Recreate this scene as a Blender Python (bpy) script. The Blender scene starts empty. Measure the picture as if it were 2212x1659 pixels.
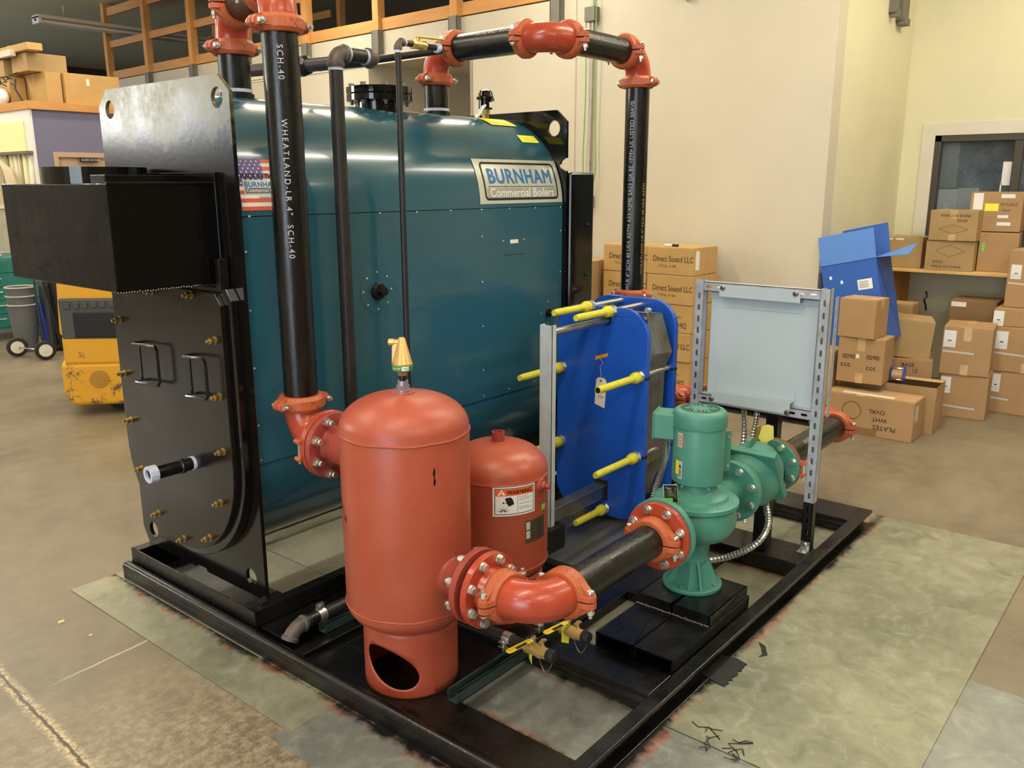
import bpy, bmesh, math, random
from mathutils import Vector as V, Matrix as Mx
random.seed(7)
PI = math.pi
SC = bpy.context.scene
COL = SC.collection
def R(d): return math.radians(d)

# ---------------------------------------------------------------- camera
cd = bpy.data.cameras.new('camera'); cam = bpy.data.objects.new('camera', cd); COL.objects.link(cam)
cd.sensor_fit = 'HORIZONTAL'; cd.sensor_width = 36.0; cd.lens = 36.0*1842.77/2212
cd.clip_start = 0.05; cd.clip_end = 100
_y, _p, _r = R(39.4338), R(13.2044), R(-0.12515)
_f = V((math.cos(_p)*math.cos(_y), math.cos(_p)*math.sin(_y), -math.sin(_p)))
_rt = V((math.sin(_y), -math.cos(_y), 0)); _up = _rt.cross(_f)
_rt2 = math.cos(_r)*_rt+math.sin(_r)*_up; _up2 = -math.sin(_r)*_rt+math.cos(_r)*_up
m = Mx((_rt2, _up2, -_f)).transposed().to_4x4(); m.translation = (0, 0, 1.6)
cam.matrix_world = m
SC.camera = cam
SC.view_settings.view_transform = 'Standard'; SC.view_settings.look = 'None'
SC.view_settings.gamma = 1.0; SC.view_settings.use_curve_mapping = False
SC.view_settings.exposure = 0.0

# ---------------------------------------------------------------- world and big lights
W = bpy.data.worlds.new('world'); SC.world = W; W.use_nodes = True
bg = W.node_tree.nodes['Background']; bg.inputs[0].default_value = (0.74, 0.86, 1.0, 1); bg.inputs[1].default_value = 3.2
WARM = (1.0, 0.93, 0.80); COOL = (0.80, 0.90, 1.0)
def area(name, loc, sx, sy, power, color, rot=(0, 0, 0)):
    l = bpy.data.lights.new(name, 'AREA'); l.shape = 'RECTANGLE'; l.size = sx; l.size_y = sy
    l.energy = power; l.color = color
    o = bpy.data.objects.new(name, l); COL.objects.link(o); o.location = loc; o.rotation_euler = rot
    return o
CEIL = 4.12
# fluorescent rows run along x over the shop floor, with added fill lamps (fixture, tubes and lamp light share a place)
LAMPS = [(0.4, -4.1, 1),
         (-3.4, -1.35, 1), (0.4, -1.35, 1), (4.2, -1.35, 1),
         (-3.4, 1.40, 1), (0.35, 1.40, 1), (4.3, 1.40, 1),
         (0.6, 4.3, 1), (4.5, 4.3, 1),
         (-2.6, 7.8, 1), (2.0, 7.8, 1), (2.3, 11.2, 1.4), (4.9, 7.2, .8), (4.3, 9.4, .45), (6.3, .6, .7)]  # the two before the last are added to brighten the purple wall and ceiling
LZ = 3.72
for i, (lx, ly, k) in enumerate(LAMPS):
    area('tube_light', (lx, ly, LZ-.04), 2.3, 0.18, 40*k, WARM)
    if lx > 0: area('tube_light', (lx, ly, LZ+.09), 2.3, 0.2, 24*k, WARM, (PI, 0, 0))
# daylight through the open bay door in the wall behind the camera, and through a high window opening on the left
area('bay_daylight', (-6.4, -0.8, 1.75), 4.6, 3.2, 190, COOL, (0, R(-90), 0))
area('yard_daylight', (-3.1, 12.95, 3.0), 2.2, 1.2, 170, (1.0, 0.97, 0.9), (R(-90), 0, 0))

# ---------------------------------------------------------------- materials
def srgb(r, g, b):
    f = lambda c: (c/255/12.92) if c/255 <= 0.04045 else ((c/255+0.055)/1.055)**2.4
    return (f(r), f(g), f(b), 1)
MATS = {}
def new_mat(name):
    mt = bpy.data.materials.new(name); mt.use_nodes = True
    nt = mt.node_tree; b = nt.nodes['Principled BSDF']
    MATS[name] = mt
    return mt, nt, b
def nd(nt, t, **kw):
    n = nt.nodes.new(t)
    for k, v in kw.items():
        if k in n.inputs: n.inputs[k].default_value = v
        else: setattr(n, k, v)
    return n
def mixc(nt, fac, a, b, blend='MIX'):
    n = nt.nodes.new('ShaderNodeMix'); n.data_type = 'RGBA'; n.blend_type = blend
    for i, x in ((0, fac), (6, a), (7, b)):
        if isinstance(x, (int, float, tuple)): n.inputs[i].default_value = x
        else: nt.links.new(x, n.inputs[i])
    return n.outputs[2]
def mth(nt, op, a, b=0.0, c=None):
    n = nt.nodes.new('ShaderNodeMath'); n.operation = op
    for i, x in enumerate((a, b) if c is None else (a, b, c)):
        if isinstance(x, (int, float)): n.inputs[i].default_value = x
        else: nt.links.new(x, n.inputs[i])
    return n.outputs[0]
def ramp(nt, x, lo, hi):
    n = nt.nodes.new('ShaderNodeMapRange'); n.clamp = True
    nt.links.new(x, n.inputs[0]); n.inputs[1].default_value = lo; n.inputs[2].default_value = hi
    return n.outputs[0]
def noise(nt, scale, detail=4, rough=.6, world=False, stretch=None, dist=0):
    if world: co = nt.nodes.new('ShaderNodeNewGeometry').outputs['Position']
    else: co = nt.nodes.new('ShaderNodeTexCoord').outputs['Object']
    if stretch:
        mp = nt.nodes.new('ShaderNodeMapping'); mp.inputs['Scale'].default_value = stretch
        nt.links.new(co, mp.inputs[0]); co = mp.outputs[0]
    n = nt.nodes.new('ShaderNodeTexNoise'); nt.links.new(co, n.inputs['Vector'])
    n.inputs['Scale'].default_value = scale; n.inputs['Detail'].default_value = detail
    n.inputs['Roughness'].default_value = rough; n.inputs['Distortion'].default_value = dist
    return n.outputs[0]
def mul(c, k): return (min(1, c[0]*k), min(1, c[1]*k), min(1, c[2]*k), 1)
def M(name, col, rough=.5, metal=0, coat=0, var=.12, vs=6, bump=0, bs=60, rv=.08, spec=None, stretch=None, world=False, bd=.004):
    if name in MATS: return MATS[name]
    mt, nt, b = new_mat(name)
    n = noise(nt, vs, 5, .65, world, stretch)
    f = ramp(nt, n, .3, .7)
    nt.links.new(mixc(nt, f, mul(col, 1-var), mul(col, 1+var)), b.inputs['Base Color'])
    r = nt.nodes.new('ShaderNodeMapRange'); nt.links.new(n, r.inputs[0]); r.inputs[1].default_value = .3; r.inputs[2].default_value = .7
    r.inputs[3].default_value = max(.03, rough-rv); r.inputs[4].default_value = min(1, rough+rv)
    nt.links.new(r.outputs[0], b.inputs['Roughness'])
    b.inputs['Metallic'].default_value = metal; b.inputs['Coat Weight'].default_value = coat; b.inputs['Coat Roughness'].default_value = .08
    if spec is not None: b.inputs['Specular IOR Level'].default_value = spec
    if bump:
        bn = noise(nt, bs, 3, .6, world, stretch)
        bp = nt.nodes.new('ShaderNodeBump'); bp.inputs['Strength'].default_value = bump; bp.inputs['Distance'].default_value = bd
        nt.links.new(bn, bp.inputs['Height']); nt.links.new(bp.outputs[0], b.inputs['Normal'])
    return mt
TEAL = M('teal_paint', srgb(42, 90, 108), .20, var=.05, vs=2, rv=.03, coat=.3)
BLK = M('black_gloss', srgb(12, 11, 11), .14, var=.2, vs=4, rv=.06, coat=.2)
SMK = M('smoke_box_gloss', srgb(12, 11, 11), .08, var=.2, vs=4, rv=.04, coat=0, bump=.14, bs=5, bd=.03)
BLKS = M('black_satin', srgb(17, 16, 15), .34, var=.25, vs=9, rv=.1)
PIPE = M('pipe_black', srgb(20, 18, 17), .28, var=.35, vs=14, rv=.12, bump=.15, bs=180, stretch=(1, 1, .25))
SKID = M('skid_black', srgb(14, 13, 13), .30, var=.25, vs=7, rv=.12, bump=.2, bs=90)
VIC = M('coupling_orange', srgb(182, 92, 54), .45, var=.14, vs=20, bump=.35, bs=160)
ELB = M('fitting_orange', srgb(174, 68, 44), .30, var=.10, vs=9, bump=.1, bs=120, coat=.15)
ZINC = M('zinc', srgb(214, 214, 210), .26, .9, var=.06, vs=20, rv=.04)
GALV = M('galvanised', srgb(188, 192, 202), .42, .5, var=.12, vs=22, rv=.12)
STEEL = M('bare_steel', srgb(168, 164, 152), .33, .9, var=.12, vs=14, rv=.1)
BRASS = M('brass', srgb(206, 172, 108), .36, .55, var=.1, vs=30)
BRASSY = M('yellow_zinc', srgb(198, 172, 110), .35, .9, var=.15, vs=30)
CASTG = M('cast_iron_grey', srgb(96, 88, 84), .5, .35, var=.15, vs=25, bump=.2, bs=120)
GREEN = M('pump_green', srgb(74, 138, 122), .42, var=.08, vs=9, bump=.25, bs=110)
BLUE = M('plate_blue', srgb(28, 84, 188), .30, var=.07, vs=6, rv=.06)
YSLV = M('yellow_mesh_sleeve', srgb(222, 214, 60), .6, var=.1, vs=60, bump=.8, bs=260)
YPL = M('yellow_vinyl', srgb(250, 212, 20), .35, var=.03, vs=10)
PANEL = M('panel_grey', srgb(186, 200, 208), .34, var=.03, vs=3, rv=.03)
WHITE = M('white_print', srgb(232, 232, 228), .5, var=.02)
LBLG = M('label_grey', srgb(205, 205, 192), .32, .2, var=.03)
INK = M('black_ink', srgb(22, 22, 22), .55, var=.05)
INKW = M('white_ink', srgb(186, 186, 190), .6, var=.2, vs=90)
INKF = M('faded_ink', srgb(96, 72, 44), .8, var=.25, vs=60)
INKB = M('blue_ink', srgb(30, 118, 186), .4, var=.05)
INKO = M('orange_ink', srgb(236, 98, 38), .45, var=.02)
FLR = M('flag_red', srgb(226, 96, 72), .4, var=.02); FLB = M('flag_blue', srgb(102, 84, 150), .4, var=.02)
INKG = M('green_ink', srgb(60, 150, 70), .45, var=.03); LIME = M('lime_sticker', srgb(120, 210, 60), .5, var=.02)
YST = M('yellow_sticker', srgb(240, 236, 60), .45, var=.02)
OST = M('orange_tape', srgb(236, 150, 50), .5, var=.03)
GREY = M('grey_ink', srgb(100, 104, 112), .5, var=.05)
PTAPE = M('pipe_dope_white', srgb(196, 206, 230), .5, var=.12, vs=60)
RUB = M('black_rubber', srgb(26, 26, 26), .6, var=.2)
TAN = M('cardboard_edge', srgb(206, 168, 116), .85, var=.08, vs=20)
TAPE = M('packing_tape', srgb(204, 170, 124), .25, var=.06, vs=10)
WOOD = M('pine', srgb(206, 148, 84), .7, var=.16, vs=8, stretch=(1, .15, 1), bump=.15, bs=60)
WOODX = M('pine_x', srgb(206, 148, 84), .7, var=.16, vs=8, stretch=(.15, 1, 1), bump=.15, bs=60)
WOODV = M('pine_post', srgb(212, 152, 84), .7, var=.16, vs=8, stretch=(1, 1, .15), bump=.15, bs=60)
STRUTG = M('strut_green', srgb(44, 62, 56), .45, var=.2, vs=12)
BRK = M('bracket_grey', srgb(120, 116, 104), .6, .3, var=.12, vs=15)
def cardboard(name, col):
    mt, nt, b = new_mat(name)
    n = noise(nt, 4, 5, .6); n2 = noise(nt, 60, 2, .5, stretch=(1, 1, 12))
    c = mixc(nt, ramp(nt, n, .3, .7), mul(col, .86), mul(col, 1.1))
    c = mixc(nt, ramp(nt, n2, .45, .65), c, mul(col, .93)); nt.links.new(c, b.inputs['Base Color'])
    b.inputs['Roughness'].default_value = .82
    bp = nt.nodes.new('ShaderNodeBump'); bp.inputs['Strength'].default_value = .25; bp.inputs['Distance'].default_value = .006
    nt.links.new(n, bp.inputs['Height']); nt.links.new(bp.outputs[0], b.inputs['Normal'])
    return mt
CB1 = cardboard('cardboard_ochre', srgb(196, 158, 100)); CB2 = cardboard('cardboard_brown', srgb(176, 140, 98)); CB3 = cardboard('cardboard_dull', srgb(176, 146, 100))
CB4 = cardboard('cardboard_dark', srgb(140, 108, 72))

def tank_mat():
    mt, nt, b = new_mat('tank_primer')
    n = noise(nt, 5, 5, .6); n2 = noise(nt, 2.2, 3, .6)
    c = mixc(nt, ramp(nt, n, .3, .75), srgb(166, 74, 52), srgb(176, 86, 62))
    s = ramp(nt, noise(nt, 3.0, 3, .5, stretch=(2, 2, .6)), .68, .80)
    c = mixc(nt, mth(nt, 'MULTIPLY', s, .55), c, srgb(140, 70, 60))
    nt.links.new(c, b.inputs['Base Color'])
    rr = ramp(nt, n2, .3, .7); nt.links.new(mth(nt, 'MULTIPLY_ADD', rr, .12, .34), b.inputs['Roughness'])
    bp = nt.nodes.new('ShaderNodeBump'); bp.inputs['Strength'].default_value = .12; bp.inputs['Distance'].default_value = .004
    nt.links.new(noise(nt, 90, 3), bp.inputs['Height']); nt.links.new(bp.outputs[0], b.inputs['Normal'])
    return mt
TANK = tank_mat()
TANKD = M('tank_primer_dark', srgb(156, 66, 54), .45, var=.12, vs=6, bump=.2, bs=90)

def plate_mat():
    # black paint, with the bright reflection near the plate top painted in olive grey
    mt, nt, b = new_mat('boiler_plate_paint')
    pos = nt.nodes.new('ShaderNodeNewGeometry').outputs['Position']
    sp = nt.nodes.new('ShaderNodeSeparateXYZ'); nt.links.new(pos, sp.inputs[0])
    n = noise(nt, 5, 6, .7, True); n2 = noise(nt, 40, 4, .7, True)
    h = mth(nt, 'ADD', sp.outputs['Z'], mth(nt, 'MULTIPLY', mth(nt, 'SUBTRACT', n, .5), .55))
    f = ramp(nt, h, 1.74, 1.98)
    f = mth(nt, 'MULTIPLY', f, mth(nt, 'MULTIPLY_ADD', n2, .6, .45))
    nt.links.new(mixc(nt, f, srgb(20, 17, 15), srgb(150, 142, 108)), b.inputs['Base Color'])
    nt.links.new(mth(nt, 'MULTIPLY_ADD', f, .30, .17), b.inputs['Roughness'])
    b.inputs['Metallic'].default_value = .05
    bp = nt.nodes.new('ShaderNodeBump'); bp.inputs['Strength'].default_value = .06; bp.inputs['Distance'].default_value = .003
    nt.links.new(n2, bp.inputs['Height']); nt.links.new(bp.outputs[0], b.inputs['Normal'])
    return mt
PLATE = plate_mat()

def floor_mat():
    mt, nt, b = new_mat('concrete')
    pos = nt.nodes.new('ShaderNodeNewGeometry').outputs['Position']
    sp = nt.nodes.new('ShaderNodeSeparateXYZ'); nt.links.new(pos, sp.inputs[0]); x, y = sp.outputs[0], sp.outputs[1]
    n1 = noise(nt, .9, 6, .65, True); n2 = noise(nt, 7, 6, .7, True); n3 = noise(nt, 60, 3, .7, True)
    c = mixc(nt, ramp(nt, n1, .35, .65), srgb(104, 94, 78), srgb(134, 123, 102))
    c = mixc(nt, mth(nt, 'MULTIPLY', ramp(nt, n2, .4, .7), .45), c, srgb(148, 138, 116))
    c = mixc(nt, mth(nt, 'MULTIPLY', ramp(nt, n3, .62, .75), .4), c, srgb(86, 74, 60))
    # pitted pale patch near the camera, saw-cut joint with crumbled edges, one chalky scratch, a white spill
    pat = mth(nt, 'MULTIPLY', ramp(nt, mth(nt, 'ADD', mth(nt, 'MULTIPLY', y, -1), mth(nt, 'MULTIPLY', n2, .5)), -2.45, -1.9), ramp(nt, noise(nt, 28, 5, .75, True), .42, .62))
    pat = mth(nt, 'MULTIPLY', pat, mth(nt, 'SUBTRACT', 1, ramp(nt, x, 1.2, 1.6)))
    c = mixc(nt, mth(nt, 'MULTIPLY', pat, .55), c, srgb(184, 170, 146))
    wob = mth(nt, 'MULTIPLY', mth(nt, 'SUBTRACT', noise(nt, 22, 4, .7, True), .5), .03)
    dj = mth(nt, 'ABSOLUTE', mth(nt, 'ADD', mth(nt, 'SUBTRACT', x, mth(nt, 'MULTIPLY_ADD', y, .0442, .757)), wob))
    c = mixc(nt, mth(nt, 'MULTIPLY', mth(nt, 'SUBTRACT', 1, ramp(nt, dj, .012, .03)), ramp(nt, n3, .4, .6)), c, srgb(206, 184, 146))
    c = mixc(nt, mth(nt, 'SUBTRACT', 1, ramp(nt, dj, .003, .007)), c, srgb(70, 58, 44))
    ds = mth(nt, 'ABSOLUTE', mth(nt, 'ADD', mth(nt, 'SUBTRACT', y, mth(nt, 'MULTIPLY_ADD', x, .072, 2.69)), mth(nt, 'MULTIPLY', wob, .5)))
    ws = mth(nt, 'MULTIPLY', mth(nt, 'SUBTRACT', 1, ramp(nt, ds, .001, .007)), mth(nt, 'MULTIPLY', ramp(nt, x, .95, 1.1), mth(nt, 'SUBTRACT', 1, ramp(nt, x, 1.33, 1.34))))
    c = mixc(nt, mth(nt, 'MULTIPLY', ws, .8), c, srgb(214, 200, 176))
    nt.links.new(c, b.inputs['Base Color'])
    nt.links.new(mth(nt, 'MULTIPLY_ADD', ramp(nt, n1, .3, .7), .22, .28), b.inputs['Roughness'])
    bp = nt.nodes.new('ShaderNodeBump'); bp.inputs['Strength'].default_value = .2; bp.inputs['Distance'].default_value = .006
    nt.links.new(n2, bp.inputs['Height']); nt.links.new(bp.outputs[0], b.inputs['Normal'])
    return mt
CONC = floor_mat()

def sheet_mat(name, a, bcol, over):
    mt, nt, b = new_mat(name)
    pos = nt.nodes.new('ShaderNodeNewGeometry').outputs['Position']
    sp = nt.nodes.new('ShaderNodeSeparateXYZ'); nt.links.new(pos, sp.inputs[0]); x, y = sp.outputs[0], sp.outputs[1]
    n1 = noise(nt, 2.2, 6, .6, True, dist=.6); n2 = noise(nt, 12, 6, .7, True, dist=1.0); n3 = noise(nt, 26, 4, .6, True)
    c = mixc(nt, ramp(nt, n1, .35, .65), a, bcol)
    c = mixc(nt, mth(nt, 'MULTIPLY', ramp(nt, n2, .52, .72), .4), c, srgb(190, 192, 180))
    c = mixc(nt, mth(nt, 'MULTIPLY', ramp(nt, n2, .48, .3), .35), c, srgb(96, 98, 84))
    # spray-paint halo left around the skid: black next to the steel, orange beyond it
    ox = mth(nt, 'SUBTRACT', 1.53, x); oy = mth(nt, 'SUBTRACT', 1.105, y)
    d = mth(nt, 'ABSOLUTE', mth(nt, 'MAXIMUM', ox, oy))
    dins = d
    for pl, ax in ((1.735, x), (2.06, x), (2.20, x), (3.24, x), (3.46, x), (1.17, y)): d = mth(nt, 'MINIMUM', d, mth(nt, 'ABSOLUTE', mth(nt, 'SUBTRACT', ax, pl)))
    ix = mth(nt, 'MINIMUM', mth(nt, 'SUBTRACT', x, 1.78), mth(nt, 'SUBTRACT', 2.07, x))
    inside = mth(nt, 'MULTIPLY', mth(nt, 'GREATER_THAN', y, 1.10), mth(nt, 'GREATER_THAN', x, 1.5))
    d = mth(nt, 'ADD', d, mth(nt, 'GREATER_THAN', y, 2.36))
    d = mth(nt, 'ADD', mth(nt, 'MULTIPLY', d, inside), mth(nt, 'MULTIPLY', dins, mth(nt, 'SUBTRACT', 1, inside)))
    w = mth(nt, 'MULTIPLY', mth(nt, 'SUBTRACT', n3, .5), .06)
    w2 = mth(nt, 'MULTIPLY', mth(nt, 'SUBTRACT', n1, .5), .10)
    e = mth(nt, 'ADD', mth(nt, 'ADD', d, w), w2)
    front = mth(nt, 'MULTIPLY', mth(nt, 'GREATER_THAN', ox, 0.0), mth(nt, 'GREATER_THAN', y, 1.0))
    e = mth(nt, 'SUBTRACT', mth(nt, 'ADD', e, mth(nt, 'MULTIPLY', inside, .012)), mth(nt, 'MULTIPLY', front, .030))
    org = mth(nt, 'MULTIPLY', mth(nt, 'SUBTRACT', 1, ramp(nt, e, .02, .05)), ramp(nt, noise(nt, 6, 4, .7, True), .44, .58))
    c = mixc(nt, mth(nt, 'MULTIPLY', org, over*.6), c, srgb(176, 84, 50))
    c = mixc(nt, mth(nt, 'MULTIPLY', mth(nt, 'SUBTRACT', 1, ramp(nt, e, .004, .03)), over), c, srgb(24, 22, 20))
    nt.links.new(c, b.inputs['Base Color']); b.inputs['Metallic'].default_value = .35
    nt.links.new(mth(nt, 'MULTIPLY_ADD', ramp(nt, n2, .3, .7), .2, .30), b.inputs['Roughness'])
    return mt
SHEET = sheet_mat('galvanised_sheet', srgb(130, 131, 112), srgb(160, 159, 136), 1.0)
SHEETB = sheet_mat('galvanised_sheet_blue', srgb(120, 124, 120), srgb(150, 152, 146), 1.0)
def wallmat(name, col, var=.05):
    return M(name, col, .75, var=var, vs=1.2, world=True, bump=.08, bs=40)
WBEI = wallmat('wall_beige', srgb(202, 193, 173)); WCRM = wallmat('wall_cream', srgb(220, 214, 180)); WPUR = wallmat('wall_purple', srgb(116, 114, 142))
WYEL = wallmat('wall_yellow_cream', srgb(244, 234, 176)); CEI = wallmat('ceiling_paint', srgb(214, 204, 168)); DARK = wallmat('attic_brown', srgb(84, 62, 44), .2)
TRIMG = M('trim_white', srgb(214, 208, 190), .5, var=.03)
def emit(name, col, s):
    mt, nt, b = new_mat(name); b.inputs['Base Color'].default_value = col; b.inputs['Emission Color'].default_value = col; b.inputs['Emission Strength'].default_value = s
    return mt
TUBE = emit('lamp_tube', (1, .93, .78, 1), 9.0)
DAY = emit('daylight_pane', (.80, .9, 1, 1), 4.0)
def glass():
    mt, nt, b = new_mat('dark_glass')
    n = ramp(nt, noise(nt, 3, 5, .7, True), .35, .75); n2 = ramp(nt, noise(nt, 40, 2, .5, True), .74, .80)
    c = mixc(nt, n, srgb(56, 64, 72), srgb(96, 108, 118)); c = mixc(nt, n2, c, srgb(190, 200, 205))
    nt.links.new(c, b.inputs['Base Color']); b.inputs['Roughness'].default_value = .12; b.inputs['Specular IOR Level'].default_value = .8
    return mt
GLS = glass()
def forkmat():
    mt, nt, b = new_mat('worn_yellow')
    n = noise(nt, 9, 6, .75); z = nt.nodes.new('ShaderNodeSeparateXYZ'); nt.links.new(nt.nodes.new('ShaderNodeNewGeometry').outputs['Position'], z.inputs[0])
    k = mth(nt, 'ADD', n, mth(nt, 'MULTIPLY', mth(nt, 'SUBTRACT', .45, z.outputs[2]), .22))
    c = mixc(nt, ramp(nt, k, .60, .68), srgb(226, 164, 38), srgb(84, 74, 60)); nt.links.new(c, b.inputs['Base Color']); b.inputs['Roughness'].default_value = .45
    return mt
FORK = forkmat()
# ---------------------------------------------------------------- object helpers
ORG = {}
def thing(name, label, cat, loc=(0, 0, 0), rotz=0, group=None):
    o = bpy.data.objects.new(name, None); COL.objects.link(o); o.empty_display_size = .05
    o.location = loc; o.rotation_euler = (0, 0, rotz); o['label'] = label; o['category'] = cat
    if group: o['group'] = group
    ORG[o.name] = V((0, 0, 0)) if rotz else V(loc)
    return o
def tag(o, label, cat, group=None, kind=None):
    o['label'] = label; o['category'] = cat
    if group: o['group'] = group
    if kind: o['kind'] = kind
    return o
def orth(a):
    a = V(a).normalized(); t = V((0, 0, 1)) if abs(a.z) < .9 else V((1, 0, 0))
    u = a.cross(t).normalized(); return a, u, a.cross(u).normalized()
class G:
    def __init__(s): s.v = []; s.f = []; s.sm = []; s.mi = []
    def add(s, vs, fs, smooth=False, mi=0):
        n = len(s.v); s.v += [V(p) for p in vs]
        for f in fs: s.f.append([i+n for i in f]); s.sm.append(smooth); s.mi.append(mi)
        return s
    def box(s, c, size, rot=None, mi=0):
        c = V(c); h = V(size)/2; P = [V((sx*h.x, sy*h.y, sz*h.z)) for sx in (-1, 1) for sy in (-1, 1) for sz in (-1, 1)]
        if rot is not None: P = [rot @ p for p in P]
        return s.add([c+p for p in P], [(0, 1, 3, 2), (4, 6, 7, 5), (0, 4, 5, 1), (2, 3, 7, 6), (0, 2, 6, 4), (1, 5, 7, 3)], mi=mi)
    def bb(s, a, b, mi=0):
        a = V(a); b = V(b); return s.box((a+b)/2, (abs(b.x-a.x), abs(b.y-a.y), abs(b.z-a.z)), mi=mi)
    def lathe(s, o, ax, prof, n=32, smooth=True, caps=True, a0=0, mi=0):
        o = V(o); a, u, w = orth(ax); vs = []; fs = []
        for r, h in prof:
            for i in range(n):
                t = 2*PI*i/n+a0; vs.append(o+a*h+(u*math.cos(t)+w*math.sin(t))*r)
        for k in range(len(prof)-1):
            for i in range(n):
                j = (i+1) % n; fs.append((k*n+i, k*n+j, (k+1)*n+j, (k+1)*n+i))
        s.add(vs, fs, smooth, mi)
        if caps:
            if prof[0][0] > 1e-5: s.add(vs[:n], [tuple(range(n))[::-1]], False, mi)
            if prof[-1][0] > 1e-5: s.add(vs[-n:], [tuple(range(n))], False, mi)
        return s
    def cyl(s, p0, p1, r, r1=None, n=20, smooth=True, caps=True, a0=0, mi=0):
        p0 = V(p0); p1 = V(p1); d = p1-p0
        return s.lathe(p0, d, [(r, 0), (r if r1 is None else r1, d.length)], n, smooth, caps, a0, mi)
    def ring(s, o, ax, ri, ro, h0, h1, n=32, mi=0):
        return s.lathe(o, ax, [(ri, h0), (ro, h0), (ro, h1), (ri, h1), (ri, h0)], n, False, False, 0, mi)
    def sweep(s, pts, r, n=12, caps=True, smooth=True, closed=False, mi=0):
        pts = [V(p) for p in pts]; N = len(pts); rs = r if isinstance(r, (list, tuple)) else [r]*N
        tg = []
        for i in range(N):
            if closed: d = pts[(i+1) % N]-pts[i-1]
            else: d = pts[min(i+1, N-1)]-pts[max(i-1, 0)]
            tg.append(d.normalized())
        _, u, w = orth(tg[0]); vs = []
        for i in range(N):
            t = tg[i]; u = (u-t*u.dot(t)).normalized(); w = t.cross(u)
            vs += [pts[i]+(u*math.cos(2*PI*k/n)+w*math.sin(2*PI*k/n))*rs[i] for k in range(n)]
        fs = []
        for i in range(N if closed else N-1):
            j = (i+1) % N
            for k in range(n):
                l = (k+1) % n; fs.append((i*n+k, i*n+l, j*n+l, j*n+k))
        s.add(vs, fs, smooth, mi)
        if caps and not closed: s.add(vs[:n], [tuple(range(n))[::-1]], False, mi); s.add(vs[-n:], [tuple(range(n))], False, mi)
        return s
    def prism(s, poly, o, U, W, N, t, mi=0, smooth=False):
        o = V(o); U = V(U); W = V(W); N = V(N).normalized()*t; n = len(poly)
        a = [o+U*p[0]+W*p[1] for p in poly]; vs = a+[p+N for p in a]
        s.add(vs, [tuple(range(n))[::-1], tuple(range(n, 2*n))], False, mi)
        s.add(vs, [(i, (i+1) % n, n+(i+1) % n, n+i) for i in range(n)], smooth, mi)
        return s
    def sphere(s, c, r, n=16, m=10, sc=(1, 1, 1), mi=0):
        c = V(c); vs = []; fs = []
        for j in range(m+1):
            ph = PI*j/m
            for i in range(n):
                t = 2*PI*i/n; vs.append(c+V((math.sin(ph)*math.cos(t)*sc[0], math.sin(ph)*math.sin(t)*sc[1], math.cos(ph)*sc[2]))*r)
        for j in range(m):
            for i in range(n): k = (i+1) % n; fs.append((j*n+i, (j+1)*n+i, (j+1)*n+k, j*n+k))
        return s.add(vs, fs, True, mi)
    def mesh(s, name, off=V((0, 0, 0)), mats=(), bevel=0):
        me = bpy.data.meshes.new(name); me.from_pydata([p-off for p in s.v], [], s.f)
        for mt in mats: me.materials.append(mt)
        me.polygons.foreach_set('use_smooth', s.sm); me.polygons.foreach_set('material_index', s.mi)
        bm = bmesh.new(); bm.from_mesh(me); bmesh.ops.remove_doubles(bm, verts=bm.verts, dist=1e-5)
        bmesh.ops.recalc_face_normals(bm, faces=bm.faces)
        for e in bm.edges:
            if len(e.link_faces) == 2 and e.calc_face_angle(0) > .62: e.smooth = False
        bm.to_mesh(me); bm.free(); me.update()
        return me
    def build(s, name, mats, parent=None, bevel=0, label=None, kind=None, seg=2):
        if not isinstance(mats, (list, tuple)): mats = [mats]
        off = ORG.get(parent.name, V((0, 0, 0))) if parent else V((0, 0, 0))
        me = s.mesh(name, off, mats); o = bpy.data.objects.new(name, me); COL.objects.link(o)
        if parent: o.parent = parent
        ORG[o.name] = off
        if label: o['label'] = label
        if kind: o['kind'] = kind
        if bevel:
            b = o.modifiers.new('bevel', 'BEVEL'); b.width = bevel; b.segments = seg; b.limit_method = 'ANGLE'; b.angle_limit = R(40)
        return o
def single(g, name, mats, label, cat, loc, group=None, bevel=0, kind=None):
    "a thing that is one mesh, origin at loc"
    if not isinstance(mats, (list, tuple)): mats = [mats]
    me = g.mesh(name, V(loc), mats); o = bpy.data.objects.new(name, me); COL.objects.link(o); o.location = loc
    ORG[o.name] = V(loc)
    if bevel:
        b = o.modifiers.new('bevel', 'BEVEL'); b.width = bevel; b.segments = 2; b.limit_method = 'ANGLE'; b.angle_limit = R(40)
    return tag(o, label, cat, group, kind)
def struct(g, name, mats, bevel=0):
    o = g.build(name, mats, None, bevel); o['kind'] = 'structure'; return o
def inst(me, name, parent, pos, ax=(0, 0, 1), spin=0, sc=1.0):
    "place a shared mesh (built along +z at the origin) with its z along ax"
    o = bpy.data.objects.new(name, me); COL.objects.link(o)
    a, u, w = orth(ax); r = Mx((u, w, a)).transposed()
    mt = r.to_4x4() @ Mx.Rotation(spin, 4, 'Z') @ Mx.Scale(sc, 4)
    off = ORG.get(parent.name, V((0, 0, 0))) if parent else V((0, 0, 0))
    mt.translation = V(pos)-off
    o.matrix_local = mt
    if parent: o.parent = parent; o.matrix_local = mt
    ORG[o.name] = off
    return o
def G_from_mesh(me, mi=0):
    return [v.co.copy() for v in me.vertices], [tuple(p.vertices) for p in me.polygons]
_TC = {}
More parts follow.
